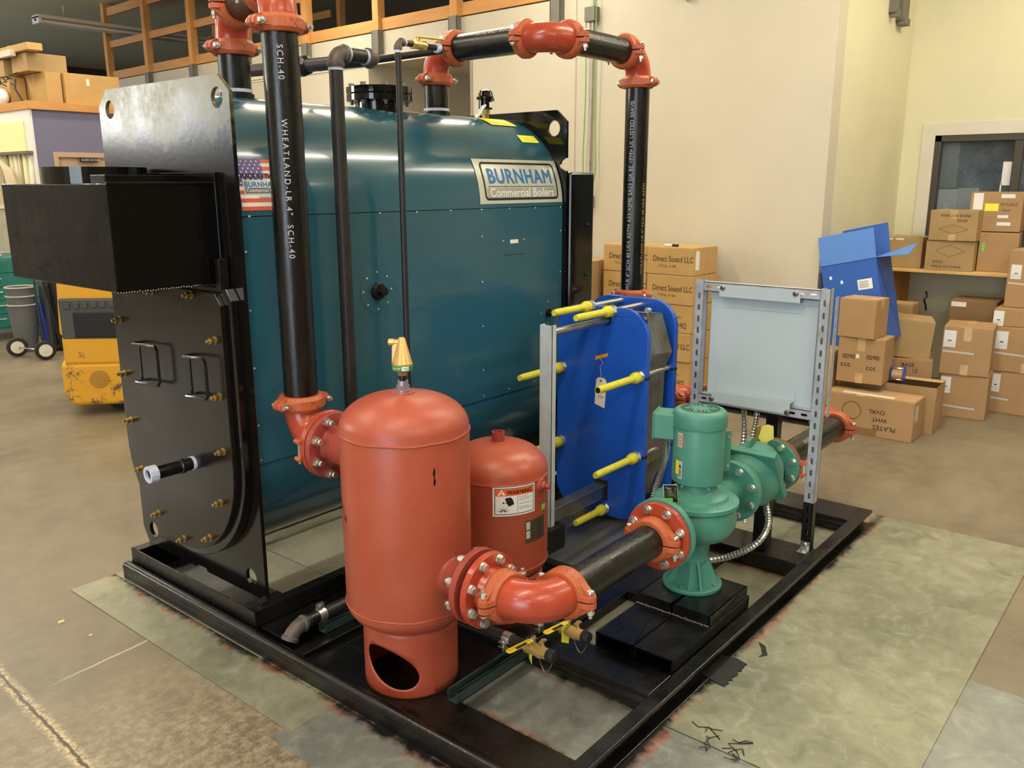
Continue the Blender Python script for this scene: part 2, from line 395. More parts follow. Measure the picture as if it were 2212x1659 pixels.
def text_geo(s, size=1.0, bold=0.0, sp=1.0, align='LEFT', xs=1.0):
    k = (s, size, bold, sp, align, xs)
    if k in _TC: return _TC[k]
    cu = bpy.data.curves.new('t', 'FONT'); cu.body = s; cu.size = size; cu.offset = bold*size; cu.space_character = sp
    cu.align_x = align; cu.resolution_u = 3; cu.fill_mode = 'FRONT'
    ob = bpy.data.objects.new('t', cu); me = bpy.data.meshes.new_from_object(ob)
    r = ([(v.co.x*xs, v.co.y) for v in me.vertices], [tuple(p.vertices) for p in me.polygons])
    bpy.data.objects.remove(ob); bpy.data.curves.remove(cu); bpy.data.meshes.remove(me)
    _TC[k] = r; return r
def letter(g, mp, s, u, v, size, bold=0, sp=1, align='LEFT', xs=1.0, off=.0006, mi=0, rot=0, flip=False):
    "text laid on the surface map mp(u, v, off)"
    if bold:
        for i, k in enumerate((-1, -.35, .35, 1)): letter(g, mp, s, u+k*bold*size*.9, v, size, 0, sp, align, xs, off+i*1e-5, mi, rot, flip)
        for i, k in enumerate((-.6, .6)): letter(g, mp, s, u, v+k*bold*size, size, 0, sp, align, xs, off+5e-5+i*1e-5, mi, rot, flip)
        return
    vs, fs = text_geo(s, size, 0, sp, align, xs); c, sn = math.cos(rot), math.sin(rot)
    if flip: vs = [(-a, -b) for a, b in vs]
    g.add([mp(u+a*c-b*sn, v+a*sn+b*c, off) for a, b in vs], fs, False, mi)
def patch(g, mp, u0, u1, v0, v1, nu=1, nv=1, off=.0004, mi=0):
    vs = []; fs = []
    for j in range(nv+1):
        for i in range(nu+1): vs.append(mp(u0+(u1-u0)*i/nu, v0+(v1-v0)*j/nv, off))
    for j in range(nv):
        for i in range(nu): a = j*(nu+1)+i; fs.append((a, a+1, a+nu+2, a+nu+1))
    g.add(vs, fs, nu*nv > 1, mi)
def poly(g, mp, pts, off=.0005, mi=0): g.add([mp(a, b, off) for a, b in pts], [tuple(range(len(pts)))], False, mi)
def line(g, mp, a, b, w, off=.0006, mi=0, seg=1):
    a = V((a[0], a[1], 0)); b = V((b[0], b[1], 0)); d = (b-a); n = V((-d.y, d.x, 0)).normalized()*w/2
    for i in range(seg):
        p = a+d*i/seg; q = a+d*(i+1)/seg; poly(g, mp, [(p.x-n.x, p.y-n.y), (q.x-n.x, q.y-n.y), (q.x+n.x, q.y+n.y), (p.x+n.x, p.y+n.y)], off, mi)
def rrect(w, h, r, n=5, cx=0, cy=0):
    p = []
    for sx, sy, a0 in ((1, 1, 0), (-1, 1, 90), (-1, -1, 180), (1, -1, 270)):
        for i in range(n+1): a = R(a0+90*i/n); p.append((cx+sx*(w/2-r)+r*math.cos(a), cy+sy*(h/2-r)+r*math.sin(a)))
    return p
def rring(g, mp, w, h, r, t, cx=0, cy=0, off=.0006, mi=0):
    a = rrect(w, h, r, 5, cx, cy); b = rrect(w-2*t, h-2*t, max(.0005, r-t), 5, cx, cy); n = len(a)
    g.add([mp(*p, off) for p in a+b], [(i, (i+1) % n, n+(i+1) % n, n+i) for i in range(n)], False, mi)
def flat(o, U, W):
    o = V(o); U = V(U).normalized(); W = V(W).normalized(); N = U.cross(W)
    return lambda u, v, k=0: o+U*u+W*v+N*k
def vcyl(cx, cy, r, a0, z0=0): return lambda u, v, k=0: V((cx+(r+k)*math.cos(a0+u/r), cy+(r+k)*math.sin(a0+u/r), z0+v))
def plate_geo(outlines, thick, o, U, W, N, bev=0):
    "flat plate with holes: outlines = list of 2D loops (first outer, others holes)"
    cu = bpy.data.curves.new('p', 'CURVE'); cu.dimensions = '2D'; cu.fill_mode = 'BOTH'; cu.extrude = thick/2; cu.bevel_depth = bev; cu.bevel_resolution = 1
    for L in outlines:
        sp = cu.splines.new('POLY'); sp.points.add(len(L)-1); sp.use_cyclic_u = True
        for i, (a, b) in enumerate(L): sp.points[i].co = (a, b, 0, 1)
    ob = bpy.data.objects.new('p', cu); me = bpy.data.meshes.new_from_object(ob)
    o = V(o); U = V(U); W = V(W); N = V(N); vs = [o+U*v.co.x+W*v.co.y+N*(v.co.z+thick/2) for v in me.vertices]; fs = [tuple(p.vertices) for p in me.polygons]
    bpy.data.objects.remove(ob); bpy.data.curves.remove(cu); bpy.data.meshes.remove(me)
    return vs, fs
def circ(r, cx=0, cy=0, n=24): return [(cx+r*math.cos(2*PI*i/n), cy+r*math.sin(2*PI*i/n)) for i in range(n)]
def slot(w, h, cx, cy, n=4):
    r = w/2; p = []
    for i in range(n+1): a = R(180*i/n); p.append((cx+r*math.cos(a), cy+h/2-r+r*math.sin(a)))
    for i in range(n+1): a = R(180+180*i/n); p.append((cx+r*math.cos(a), cy-h/2+r+r*math.sin(a)))
    return p
# shared small meshes
def shared(name, g, mats): return g.mesh(name, V((0, 0, 0)), mats if isinstance(mats, (list, tuple)) else [mats])
HEXB = shared('hex_bolt', G().cyl((0, 0, 0), (0, 0, .0015), .0145, n=16).cyl((0, 0, .0015), (0, 0, .0125), .0125, n=6, smooth=False).cyl((0, 0, .0125), (0, 0, .0135), .010, n=6, smooth=False), ZINC)
NUTB = shared('nut_end', G().cyl((0, 0, 0), (0, 0, .014), .0125, n=6, smooth=False).cyl((0, 0, .014), (0, 0, .026), .0075, n=10), ZINC)
CBOLT = shared('coupling_bolt', G().cyl((0, 0, -.038), (0, 0, .030), .0062, n=10).lathe((0, 0, .026), (0, 0, 1), [(.012, 0), (.0125, .003), (.010, .008), (.004, .0105), (0, .011)], 12, caps=False).cyl((0, 0, -.040), (0, 0, -.028), .0115, n=6, smooth=False).cyl((0, 0, -.052), (0, 0, -.040), .006, n=10), ZINC)
def coupling(run, c, ax, lug, r=.0572, xmark=True):
    c = V(c); a = V(ax).normalized(); l = V(lug); l = (l-a*l.dot(a)).normalized(); b = a.cross(l).normalized()
    g = G(); w = .026; k = r/.0572
    for h in (1, -1):
        # half ring
        n = 14; prof = [(r-.001, -w), (r+.013*k, -w), (r+.021*k, -w*.55), (r+.021*k, w*.55), (r+.013*k, w), (r-.001, w)]
        vs = []; fs = []; m_ = len(prof)
        for i in range(n+1):
            t = R(2.5)+(PI-R(5))*i/n
            for rr, hh in prof: vs.append(c+a*hh+(l*math.cos(t)+b*h*math.sin(t))*rr)
        for i in range(n):
            for j in range(m_-1): fs.append((i*m_+j, i*m_+j+1, (i+1)*m_+j+1, (i+1)*m_+j))
        fs += [tuple(range(m_)), tuple(range(n*m_, n*m_+m_))]
        g.add(vs, fs, False)
        for s in (1, -1):
            L1 = r+.047*k
            # bolt pad with rounded end
            pts = [(r*.86, -w*.95), (r+.020*k, -w*.9), (L1-.010, -.017*k), (L1, -.007*k), (L1, .007*k), (L1-.010, .017*k), (r+.020*k, w*.9), (r*.86, w*.95)]
            g.prism(pts, c+b*h*.0025, l*s, a, b*h, .017*k)
            # sloping web from the crown of the ring down to the pad
            g.prism([(r*.62, r*.80), (r*.30, r+.020*k), (r*.62, r+.012*k), (L1-.006, .021*k), (L1-.004, .004), (r*.9, .004)], c-a*w*.5, l*s, b*h, a, w)
        if xmark:
            q = c+b*h*(r+.0208*k)
            for s in (1, -1):
                d = (a+l*s).normalized(); e = b*h; f = d.cross(e)
                g.box(q, (.038*k, .0022, .0022), Mx((d, e, f)).transposed())
    part = g.build('coupling', VIC, run, bevel=.0014, seg=1)
    for s in (1, -1): inst(CBOLT, 'bolt', part, c+l*s*(r+.031*k), b, sc=k)
    return part
def elbow(run, c, d1, d2, ce=.127, r=.0575, mat=None, name='elbow', n=20, bead=True):
    "90 degree elbow, c = corner point, ends at c+d1*ce and c+d2*ce"
    c = V(c); d1 = V(d1).normalized(); d2 = V(d2).normalized(); R0 = ce*.80; pts = [c+d1*ce]; rs = [r]
    if bead: pts += [c+d1*(ce-.022), c+d1*(ce-.024)]; rs += [r, r*1.035]
    for i in range(11):
        t = (PI/2)*i/10; pts.append(c+d1*R0*(1-math.sin(t))+d2*R0*(1-math.cos(t))); rs.append(r*(1.035 if bead else 1.0))
    if bead: pts += [c+d2*(ce-.024), c+d2*(ce-.022)]; rs += [r*1.035, r]
    pts.append(c+d2*ce); rs.append(r)
    return G().sweep(pts, rs, 28, True, True).build(name, mat or ELB, run)
def pipe(run, p0, p1, r=.05715, mat=None, name='pipe', n=32): return G().cyl(p0, p1, r, n=n).build(name, mat or PIPE, run)
def flange(run, c, ax, bolts=None, r=.1145, t=.022, bc=.0953, nb=8, mat=None, name='flange', a0=PI/8, bm=None, hub=None):
    "disc from c along ax; bolts = +1 / -1 / None side on which the bolt heads show"
    g = G(); g.lathe(c, ax, [(.05, 0), (r-.002, 0), (r, .002), (r, t-.002), (r-.002, t), (.05, t)], 48, False, True)
    if hub: g.lathe(V(c)+V(ax).normalized()*(t if hub > 0 else 0), V(ax)*(1 if hub > 0 else -1), [(.072, 0), (.068, .012), (.060, abs(hub))], 32, True, True)
    p = g.build(name, mat or ELB, run)
    if bolts:
        a, u, w = orth(ax)
        for i in range(nb):
            tt = 2*PI*i/nb+a0; q = V(c)+(u*math.cos(tt)+w*math.sin(tt))*bc+a*(t if bolts > 0 else 0)
            inst(bm or HEXB, 'bolt', p, q, a*(1 if bolts > 0 else -1), spin=i, sc=1.12)
    return p
# ---------------------------------------------------------------- room shell
YM = 20.0
struct(G().bb((-6.6, -5.1, -.12), (10.2, YM, 0)), 'floor', CONC)
struct(G().bb((-6.6, -5.1, CEIL), (10.2, YM, CEIL+.1)), 'ceiling', CEI)
TH = R(2.4); wo = V((6.0, 2.15, 0)); wt = V((math.sin(TH), math.cos(TH), 0)); wn = V((-math.cos(TH), math.sin(TH), 0))
def W1(s, d, z): return wo+wt*s+wn*d+V((0, 0, z))
def wbox(g, s0, s1, d0, d1, z0, z1):
    P = [W1(s, d, z) for s in (s0, s1) for d in (d0, d1) for z in (z0, z1)]
    return g.add(P, [(0, 1, 3, 2), (4, 6, 7, 5), (0, 4, 5, 1), (2, 3, 7, 6), (0, 2, 6, 4), (1, 5, 7, 3)])
g = G(); wbox(g, 0, 3.39, 0, -.15, 0, 3.08); wbox(g, 3.39, 4.85, 0, -.15, 2.80, 3.08); wbox(g, 4.85, 12, 0, -.15, 0, 3.08); wbox(g, 0, 2.17, 0, -.15, 3.08, CEIL)
WB = struct(g, 'wall_back', WBEI)
g = G(); wbox(g, 3.38, 4.86, -1.6, -1.7, 0, 2.85); wbox(g, 3.32, 3.39, -.15, -1.7, 0, 2.85); wbox(g, 4.85, 4.92, -.15, -1.7, 0, 2.85); wbox(g, 3.32, 4.92, -.15, -1.7, 2.80, 2.86)
struct(g, 'wall_alcove', WBEI)
struct(G().bb((6.02, 2.15, 0), (7.85, 2.30, CEIL)), 'wall_recess', WCRM)
# window wall with the opening for the window
g = G(); wy0, wy1, wz0, wz1 = 1.90, -1.6, .98, 1.97
g.bb((7.7, 2.15, 0), (7.85, wy0, CEIL)).bb((7.7, wy0, 0), (7.85, wy1, wz0)).bb((7.7, wy0, wz1), (7.85, wy1, CEIL)).bb((7.7, wy1, 0), (7.85, -5.1, CEIL))
struct(g, 'wall_window', WCRM)
g = G(); t = .10
g.bb((7.685, wy0+t, wz0-.02), (7.70, wy0, wz1+t)).bb((7.685, wy0, wz1), (7.70, wy1, wz1+t))
struct(g, 'trim_1', TRIMG, .003)
g = G(); g.bb((7.69, wy0, wz0), (7.78, wy0-.05, wz1)).bb((7.69, wy0, wz1-.05), (7.78, wy1, wz1)).bb((7.69, wy0, wz0), (7.78, wy1, wz0+.05))
for k, yy in enumerate((1.30, .25, -.8)): g.bb((7.70, yy+.03, wz0), (7.78, yy-.03, wz1))
WIN = struct(g, 'window_1', M('window_frame_dark', srgb(66, 60, 50), .5, var=.05), .003)
for a, b2 in ((wy0-.05, 1.33), (1.27, .28), (.22, -.77), (-.83, wy1)): G().bb((7.745, a, wz0+.05), (7.752, b2, wz1-.05)).build('pane', GLS, WIN)
for a, b2, c2, d2, nm, cc in ((1.845, 1.70, 1.03, 1.55, 'inner_panel', (128, 138, 144)), (1.698, 1.55, 1.03, 1.56, 'inner_panel', (120, 130, 136)), (1.845, 1.72, 1.56, 1.91, 'inner_panel', (92, 102, 106)), (1.405, 1.395, 1.03, 1.60, 'painted_reflection', (235, 240, 240)), (1.40, 1.34, 1.58, 1.76, 'painted_reflection', (230, 225, 224))):
    G().bb((7.742, a, c2), (7.745, b2, d2)).build(nm, M('window_in_%d' % cc[0], srgb(*cc), .25, var=.06, vs=5), WIN)  # the white strips paint daylight reflected in the glass
# lintel trim along the back wall, edge strip of the opening, board joint
g = G(); wbox(g, 3.3, 11, 0, .018, 2.80, 2.835); wbox(g, 3.3, 11, 0, .01, 2.775, 2.79); struct(g, 'trim_2', TRIMG)
g = G(); wbox(g, 3.36, 3.39, 0, .006, 0, 2.8); struct(g, 'trim_3', M('trim_dark', srgb(150, 140, 120), .6))  # edge strip in a darker tan than the trim
g = G(); wbox(g, 2.165, 2.175, 0, .004, 0, 3.9); struct(g, 'trim_4', M('joint_strip', srgb(178, 168, 148), .7))
# loft above the back wall
g = G(); wbox(g, 2.17, 13, -.02, -4.2, 3.02, 3.08); struct(g, 'floor_loft', DARK)
g = G(); wbox(g, 2.17, 13, -3.9, -4.0, 3.08, CEIL); struct(g, 'wall_loft', DARK)
# far ends of the shop (out of view, seen in reflections)
struct(G().bb((-6.6, 13.0, 0), (-5.7, 13.15, CEIL)).bb((-1.5, 13.0, 0), (4.1, 13.15, CEIL)).bb((-5.7, 13.0, 3.65), (-1.5, 13.15, CEIL)).bb((-5.7, 13.0, 0), (-1.5, 13.15, 2.35)), 'wall_left', WBEI)
struct(G().bb((-6.75, -5.1, 0), (-6.6, -3.2, CEIL)).bb((-6.75, 1.6, 0), (-6.6, 13.1, CEIL)).bb((-6.75, -3.2, 3.3), (-6.6, 1.6, CEIL)), 'wall_front', WBEI)
struct(G().bb((-6.6, -5.25, 0), (7.85, -5.1, CEIL)), 'wall_right', M('wall_shade_brown', srgb(96, 86, 70), .8, var=.15, vs=1.5))
struct(G().bb((3.9, YM, 0), (10.2, YM+.1, CEIL)).bb((10.1, 2, 0), (10.2, YM, CEIL)), 'wall_far', DARK)
OD = struct(G().bb((-5.4, 12.94, 0), (-5.3, 13.0, 2.3)).bb((-1.7, 12.94, 0), (-1.6, 13.0, 2.3)), 'door_added', TRIMG)  # unseen panelled door, added for its banded reflection in the smoke box
for i in range(5): G().bb((-5.3, 12.95, .02+.45*i), (-1.7, 12.99, .44+.45*i)).build('door_panel', M('door_panel_grey', srgb(170, 168, 170), .45), OD, .01)
# office block in the left background
g = G(); g.bb((4.10, 10.0, 0), (4.27, 10.08, 2.385)).bb((5.06, 10.0, 0), (6.45, 10.08, 2.385)).bb((4.27, 10.0, 1.95), (5.06, 10.08, 2.385))
struct(g, 'wall_office', WPUR)
OS = struct(G().bb((4.07, 9.99, 0), (4.099, 13.1, 2.385)), 'wall_office_side', WHITE)
G().bb((4.055, 10.14, .9), (4.07, 11.0, 2.27)).build('panel', WYEL, OS)
g = G(); g.bb((4.27, 9.985, 0), (4.32, 10.06, 1.90)).bb((5.01, 9.985, 0), (5.06, 10.06, 1.90)).bb((4.27, 9.985, 1.90), (5.06, 10.06, 1.95))
DTAN = M('door_tan', srgb(190, 160, 136), .5, var=.03)
D1 = struct(g, 'door_1', DTAN, .003)
G().bb((4.325, 10.03, 0.01), (5.005, 10.05, 1.895)).build('door_leaf', DTAN, D1)
G().bb((4.545, 9.975, 1.845), (4.745, 9.984, 1.895)).build('door_sign', INK, D1)
g = G(); letter(g, flat((4.56, 9.975, 1.860), (1, 0, 0), (0, 0, 1)), 'DARK ROOM', 0, 0, .034, .01, 1.0); g.build('lettering', INKW, D1)
g = G(); g.bb((4.06, 9.96, 2.385), (6.45, 10.09, 2.47)); struct(g, 'trim_5', WOODX, .003)
g = G(); g.bb((4.05, 9.96, 2.385), (4.17, 13.1, 2.47)); struct(g, 'trim_6', WOOD, .003)
struct(G().bb((4.1, 10.0, 2.44), (6.45, 13.1, 2.465)), 'floor_office_roof', DARK)
# loft posts, rails and post brackets: a lumber frame standing on the back wall
FR = thing('loft_railing', 'open pine railing of posts and boards along the loft above the beige wall', 'railing', W1(6, -.1, 3.08))
ys = [12.85, 11.65, 10.45, 9.2, 8.0, 6.80, 5.70, 4.50]
for yy in ys:
    s = (yy-2.15)/math.cos(TH); g = G(); wbox(g, s-.045, s+.045, -.04, .05, 3.0, CEIL); g.build('post', WOODV, FR, .003)
    g = G(); wbox(g, s-.055, s-.045, -.05, .06, 2.87, 3.09); wbox(g, s-.055, s+.055, .052, .06, 2.87, 3.09); wbox(g, s+.045, s+.055, -.05, .06, 2.87, 3.09); g.build('bracket', BRK, FR)
for z0, z1, s1 in ((3.09, 3.20, 11), (3.52, 3.61, 11), (3.95, 4.06, 11)):
    for i in range(len(ys)-1):
        a = (ys[i+1]-2.15)/math.cos(TH)+.045; b_ = (ys[i]-2.15)/math.cos(TH)-.045
        if z0 > 3.2 and ys[i] < 8.5: continue
        g = G(); wbox(g, a, b_, -.03, .01, z0, z1); g.build('board', WOOD, FR, .002)
g = G(); wbox(g, 2.2, (4.5-2.15)-.045, -.03, .01, 3.09, 3.20); g.build('board', WOOD, FR, .002)
# rear side frame of the loft bay
for yy in (12.4, 10.6, 9.3):
    s = (yy-2.15)/math.cos(TH); g = G(); wbox(g, s-.04, s+.04, -1.5, -1.42, 3.08, CEIL); g.build('rear_post', WOODV, FR)
for z0 in (3.35, 3.72):
    g = G(); wbox(g, 7.3, 10.4, -1.42, -1.40, z0, z0+.09); g.build('rear_board', WOOD, FR)
g = G(); a = W1(9.9, -1.3, 4.05); b_ = W1(8.6, -1.3, 3.15); g.sweep([a, b_], .035, 4); g.build('brace', WOOD, FR)
for (yy, zz) in ((3.28, 2.97),):
    s = (yy-2.15)/math.cos(TH); g = G(); wbox(g, s-.06, s+.06, 0, .05, zz, zz+.05); wbox(g, s-.035, s+.035, 0, .05, zz-.05, zz)
    single(g, 'wall_bracket', BRK, 'small grey bracket on the beige wall at the top edge', 'bracket', W1(s, 0, zz), bevel=.002)
for i, (x0, x1, z0) in enumerate(((7.02, 7.10, 2.83), (7.20, 7.36, 2.80))):
    g = G().bb((x0, 2.10, z0), (x1, 2.15, z0+.35)).bb((x0+.02, 2.08, z0-.03), (x1-.02, 2.14, z0+.02))
    single(g, 'wall_bracket', BRK, ['narrow dark bracket high on the pale recess wall, left one of two', 'wider dark bracket high on the pale recess wall, right one of two'][i], 'bracket', (x0, 2.12, z0), bevel=.002)

# ---------------------------------------------------------------- ceiling lamps
def fixture(x, y, z, lit, label, L=2.4, grp='fluorescent fixtures over the shop floor'):
    t = thing('ceiling_light', label, 'lamp', (x, y, z), 0, grp)
    G().bb((x-L/2, y-.11, z+.03), (x+L/2, y+.11, z+.075)).bb((x-L/2, y-.03, z-.005), (x+L/2, y+.03, z+.03)).build('housing', TRIMG, t, .004)
    for s in (-1, 1):
        G().cyl((x-L/2+.04, y+s*.07, z-.005), (x+L/2-.04, y+s*.07, z-.005), .019, n=12).build('tube', TUBE if lit else WHITE, t)
        G().bb((x+s*(L/2-.04), y-.1, z-.035), (x+s*L/2, y+.1, z+.05)).build('lamp_holder', WHITE, t)
    for s in (-1, 1): G().sweep([(x+s*L*.35, y, z+.07), (x+s*L*.35, y, CEIL)], .004, 6).build('hanging_chain', ZINC, t)
for (lx, ly, k) in LAMPS: fixture(lx, ly, LZ, True, 'lit two-tube fluorescent fixture under the shop ceiling, outside the frame, two of the set added as fill')
fixture(6.55, 12.45, 3.70, False, 'long white fluorescent fixture hanging in front of the dark ceiling at upper left', 2.5, None)
# overhead doors at the two daylit openings
for nm, P in (('bay', (-6.62, -3.2, 1.6, 'x')), ('yard', (13.02, -5.7, -1.5, 'y'))): pass

# ---------------------------------------------------------------- steel floor sheets
def sheet(x0, y0, x1, y1, z, mt, label, rot=0):
    g = G().bb((x0, y0, z), (x1, y1, z+.0015)); return single(g, 'steel_sheet', mt, label, 'metal sheet', (x0, y0, z), 'steel sheets under the skid')
sheet(1.315, 1.945, 2.9, 3.40, .0020, SHEET, 'long dull galvanised sheet under the boiler end, scuffed along the concrete')
sheet(1.262, -.6, 2.9, 1.975, .0003, SHEETB, 'bluish galvanised sheet below the red tank, tucked under its neighbour')
sheet(2.05, .437, 4.20, 3.40, .0038, SHEET, 'pale greenish galvanised sheet to the right of the skid')

# ---------------------------------------------------------------- skid
ZT = .075
SK = thing('equipment_skid', 'black painted welded steel skid carrying the boiler, tanks, pump and exchanger', 'skid', (1.53, 1.105, 0))
g = G(); g.cyl((1.525, 1.105, .052), (1.525, 3.335, .052), .021, n=16); g.bb((1.506, 1.105, 0), (1.544, 3.335, .052)); g.build('front_lip', SKID, SK)
G().bb((1.544, 1.155, .012), (1.72, 3.335, .030)).build('front_beam', SKID, SK, .003)
g = G(); g.bb((1.53, 1.105, .060), (4.06, 1.155, ZT)).bb((1.53, 1.140, .0), (4.06, 1.155, .06)); g.bb((1.53, 1.100, .0), (4.06, 1.150, .008)); g.build('side_beam', SKID, SK, .003)
g = G(); g.bb((1.544, 3.285, .0), (4.06, 3.335, ZT)); g.build('side_beam', SKID, SK, .003)
g = G(); g.bb((3.86, 1.155, .055), (4.06, 3.285, ZT)).bb((4.04, 1.155, 0), (4.06, 3.285, .055)); g.cyl((3.88, 1.155, .035), (3.88, 3.285, .035), .03, n=12); g.build('rear_beam', SKID, SK, .003)
g = G(); g.bb((2.06, 1.155, .055), (2.20, 2.36, ZT)).bb((2.10, 1.155, 0), (2.16, 2.36, .055)); g.cyl((2.075, 1.155, .035), (2.075, 2.36, .035), .028, n=12); g.build('cross_beam', SKID, SK, .003)
g = G(); g.bb((3.25, 1.155, .0), (3.45, 2.36, ZT)); g.build('cross_beam', SKID, SK, .003)
G().bb((1.72, 1.66, .012), (2.06, 2.20, .030)).build('deck_plate', SKID, SK, .002)
G().bb((2.20, 1.60, .012), (2.66, 2.20, .045)).build('deck_plate', SKID, SK, .002)
g = G(); g.bb((2.66, 1.46, .0), (3.25, 2.36, .045)); g.build('deck_plate', SKID, SK, .003)
g = G(); g.bb((2.66, 1.78, .045), (3.24, 2.34, ZT)); g.build('exchanger_pad', M('scuffed_steel', srgb(120, 122, 120), .35, .6, var=.4, vs=10, stretch=(.3, 2, 1)), SK, .003)
g = G(); g.bb((1.56, 2.32, .03), (4.04, 2.44, .070)); g.build('boiler_rail', SKID, SK, .003)
g = G(); g.bb((1.56, 2.20, .012), (2.66, 2.25, .05)); g.build('stringer', SKID, SK, .003)
g = G()
for y0, y1 in ((1.158, 1.302), (1.306, 1.45)):  # two open rectangular tubes side by side
    for a, b_ in (((2.21, y0, .055), (2.78, y1, .061)), ((2.21, y0, .114), (2.78, y1, .12)), ((2.21, y0, .055), (2.78, y0+.006, .12)), ((2.21, y1-.006, .055), (2.78, y1, .12))): g.bb(a, b_)
g.build('pump_pad', SKID, SK, .0015)
g = G()
for y0, y1 in ((1.165, 1.308), (1.312, 1.452)):
    for a, b_ in (((2.48, y0, .12), (2.775, y1, .125)), ((2.48, y0, .152), (2.775, y1, .158)), ((2.48, y0, .12), (2.775, y0+.006, .158)), ((2.48, y1-.006, .12), (2.775, y1, .158))): g.bb(a, b_)
    g.bb((2.48, y0, .12), (2.484, y1, .158))
g.build('pump_pad', SKID, SK, .0015)
g = G()
for i in range(42): g.sphere((2.476+random.uniform(-.002, .002), 1.17+.28*i/41, .122), .0035, 6, 4)
g.build('weld_bead', M('weld_bare', srgb(150, 146, 140), .35, .8, var=.4, vs=200), SK)
g = G(); g.bb((3.285, 1.31, ZT), (3.345, 1.37, .34)); g.build('support_post', SKID, SK, .003)
g = G(); g.bb((3.235, 1.28, .335), (3.39, 1.40, .345)); g.build('support_post', SKID, SK, .002)
g = G(); g.bb((3.93, 1.55, ZT), (3.99, 1.61, .62)); g.build('support_post', SKID, SK, .003)
g = G(); g.bb((2.66, 2.00, ZT), (2.79, 2.13, .18)); g.build('support_post', SKID, SK, .003)
def channel(x0, y0, x1, y1, z, L_axis, w=.041, h=.041):
    g = G(); t = .003
    if L_axis == 'x':
        g.bb((x0, y0, z), (x1, y0+w, z+t)).bb((x0, y0, z), (x1, y0+t, z+h)).bb((x0, y0+w-t, z), (x1, y0+w, z+h)).bb((x0, y0, z+h-t), (x1, y0+.010, z+h)).bb((x0, y0+w-.010, z+h-t), (x1, y0+w, z+h))
        g.bb((x0, y0+.007, z+h-.009), (x1, y0+.010, z+h)).bb((x0, y0+w-.010, z+h-.009), (x1, y0+w-.007, z+h))
    return g
channel(1.665, 1.585, 2.42, 0, .065, 'x').build('strut_rail', STRUTG, SK)
channel(1.70, 2.255, 1.83, 0, .045, 'x').build('strut_rail', STRUTG, SK)

# ---------------------------------------------------------------- boiler
BO = thing('boiler', 'large teal jacketed boiler with black end plates and smoke box on a black skid', 'boiler', (1.62, 2.925, .03))
def loop(yc0, yc1, z0, z1, notch=True):
    p = [(yc0, z0+.0), (yc0, z1-.055), (yc0+.062, z1), (yc1-.065, z1), (yc1, z1-.06), (yc1, z0+.07), (yc1-.04, z0)]
    if notch: p += [(2.955, z0), (2.950, z0+.03), (2.938, z0+.034), (2.935, z0+.012), (2.88, z0+.012), (2.872, z0)]
    return p
hl = [circ(.033, 2.557, 1.872), circ(.033, 3.27, 1.872), circ(.033, 2.572, .198), circ(.033, 3.268, .2)]
vs, fs = plate_geo([loop(2.487, 3.352, .128, 1.944)]+hl, .014, (1.62, 0, 0), (0, 1, 0), (0, 0, 1), (1, 0, 0))
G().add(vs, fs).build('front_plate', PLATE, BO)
lp = [(2.487, .128), (2.487, 1.66), (2.500, 1.66), (2.520, 1.672), (2.527, 1.69), (2.520, 1.708), (2.50, 1.72), (2.487, 1.72), (2.487, 1.889), (2.549, 1.944), (3.287, 1.944), (3.352, 1.884), (3.352, .128)]
vs, fs = plate_geo([lp, circ(.037, 2.565, 1.86), circ(.037, 3.27, 1.86)], .014, (3.44, 0, 0), (0, 1, 0), (0, 0, 1), (1, 0, 0))
G().add(vs, fs).build('rear_plate', BLK, BO)
YC, ZC, ZB, RS, YN = 2.925, 1.50, .635, .42, 2.505
def shellmap(x, s, k=0):
    "s = arc length above z=ZC on the near side (negative: straight side below)"
    if s < 0: return V((x, YN-k, ZC+s))
    t = s/RS; return V((x, YC-(RS+k)*math.cos(t), ZC+(RS+k)*math.sin(t)))
def arcpatch(z, a0, a1, x0, x1, r=RS, th=.002, n=40, name='jacket_top'):
    g = G(); vs = []; fs = []
    for i in range(n+1):
        t = a0+(a1-a0)*i/n
        for (x, rr) in ((x0, r), (x1, r), (x1, r-.02), (x0, r-.02)): vs.append((x, YC-rr*math.cos(t), z+rr*math.sin(t)))
    for i in range(n): fs.append((4*i, 4*i+1, 4*i+5, 4*i+4)); 
    g.add(vs, fs, True)
    g.add(vs, [f for i in range(n) for f in ((4*i+1, 4*i+2, 4*i+6, 4*i+5), (4*i+3, 4*i, 4*i+4, 4*i+7), (4*i+2, 4*i+3, 4*i+7, 4*i+6))]+[(0, 1, 2, 3), (4*n, 4*n+1, 4*n+2, 4*n+3)])
    return g.build(name, TEAL, BO)
arcpatch(ZC-.003, 0, PI, 1.636, 3.438)
arcpatch(ZB, 0, -PI, 1.636, 3.43, r=RS-.004, name='jacket_bottom')
G().bb((1.636, YN, ZB+.0025), (3.438, YN+.02, ZC-.006)).build('jacket_side', TEAL, BO, .0008, seg=1)
G().bb((1.636, 2*YC-YN-.02, ZB+.0025), (3.438, 2*YC-YN, ZC-.004)).build('jacket_side', TEAL, BO, .0008, seg=1)
G().bb((1.65, YN+.018, ZB-.05), (3.42, 2*YC-YN-.018, ZC+.05)).build('inner_vessel', BLKS, BO)
RIV = shared('rivet', G().lathe((0, 0, 0), (0, 0, 1), [(.0050, 0), (.0046, .0018), (.002, .0032), (0, .0034)], 10, caps=False), ZINC)
rv = [(1.675, 1.495)]+[(1.652, z) for z in (1.38, 1.183, .983, .779, .652)]+[(x, 1.490) for x in (1.86, 2.055, 2.251, 2.448, 2.645, 2.84, 3.03, 3.22, 3.42)]
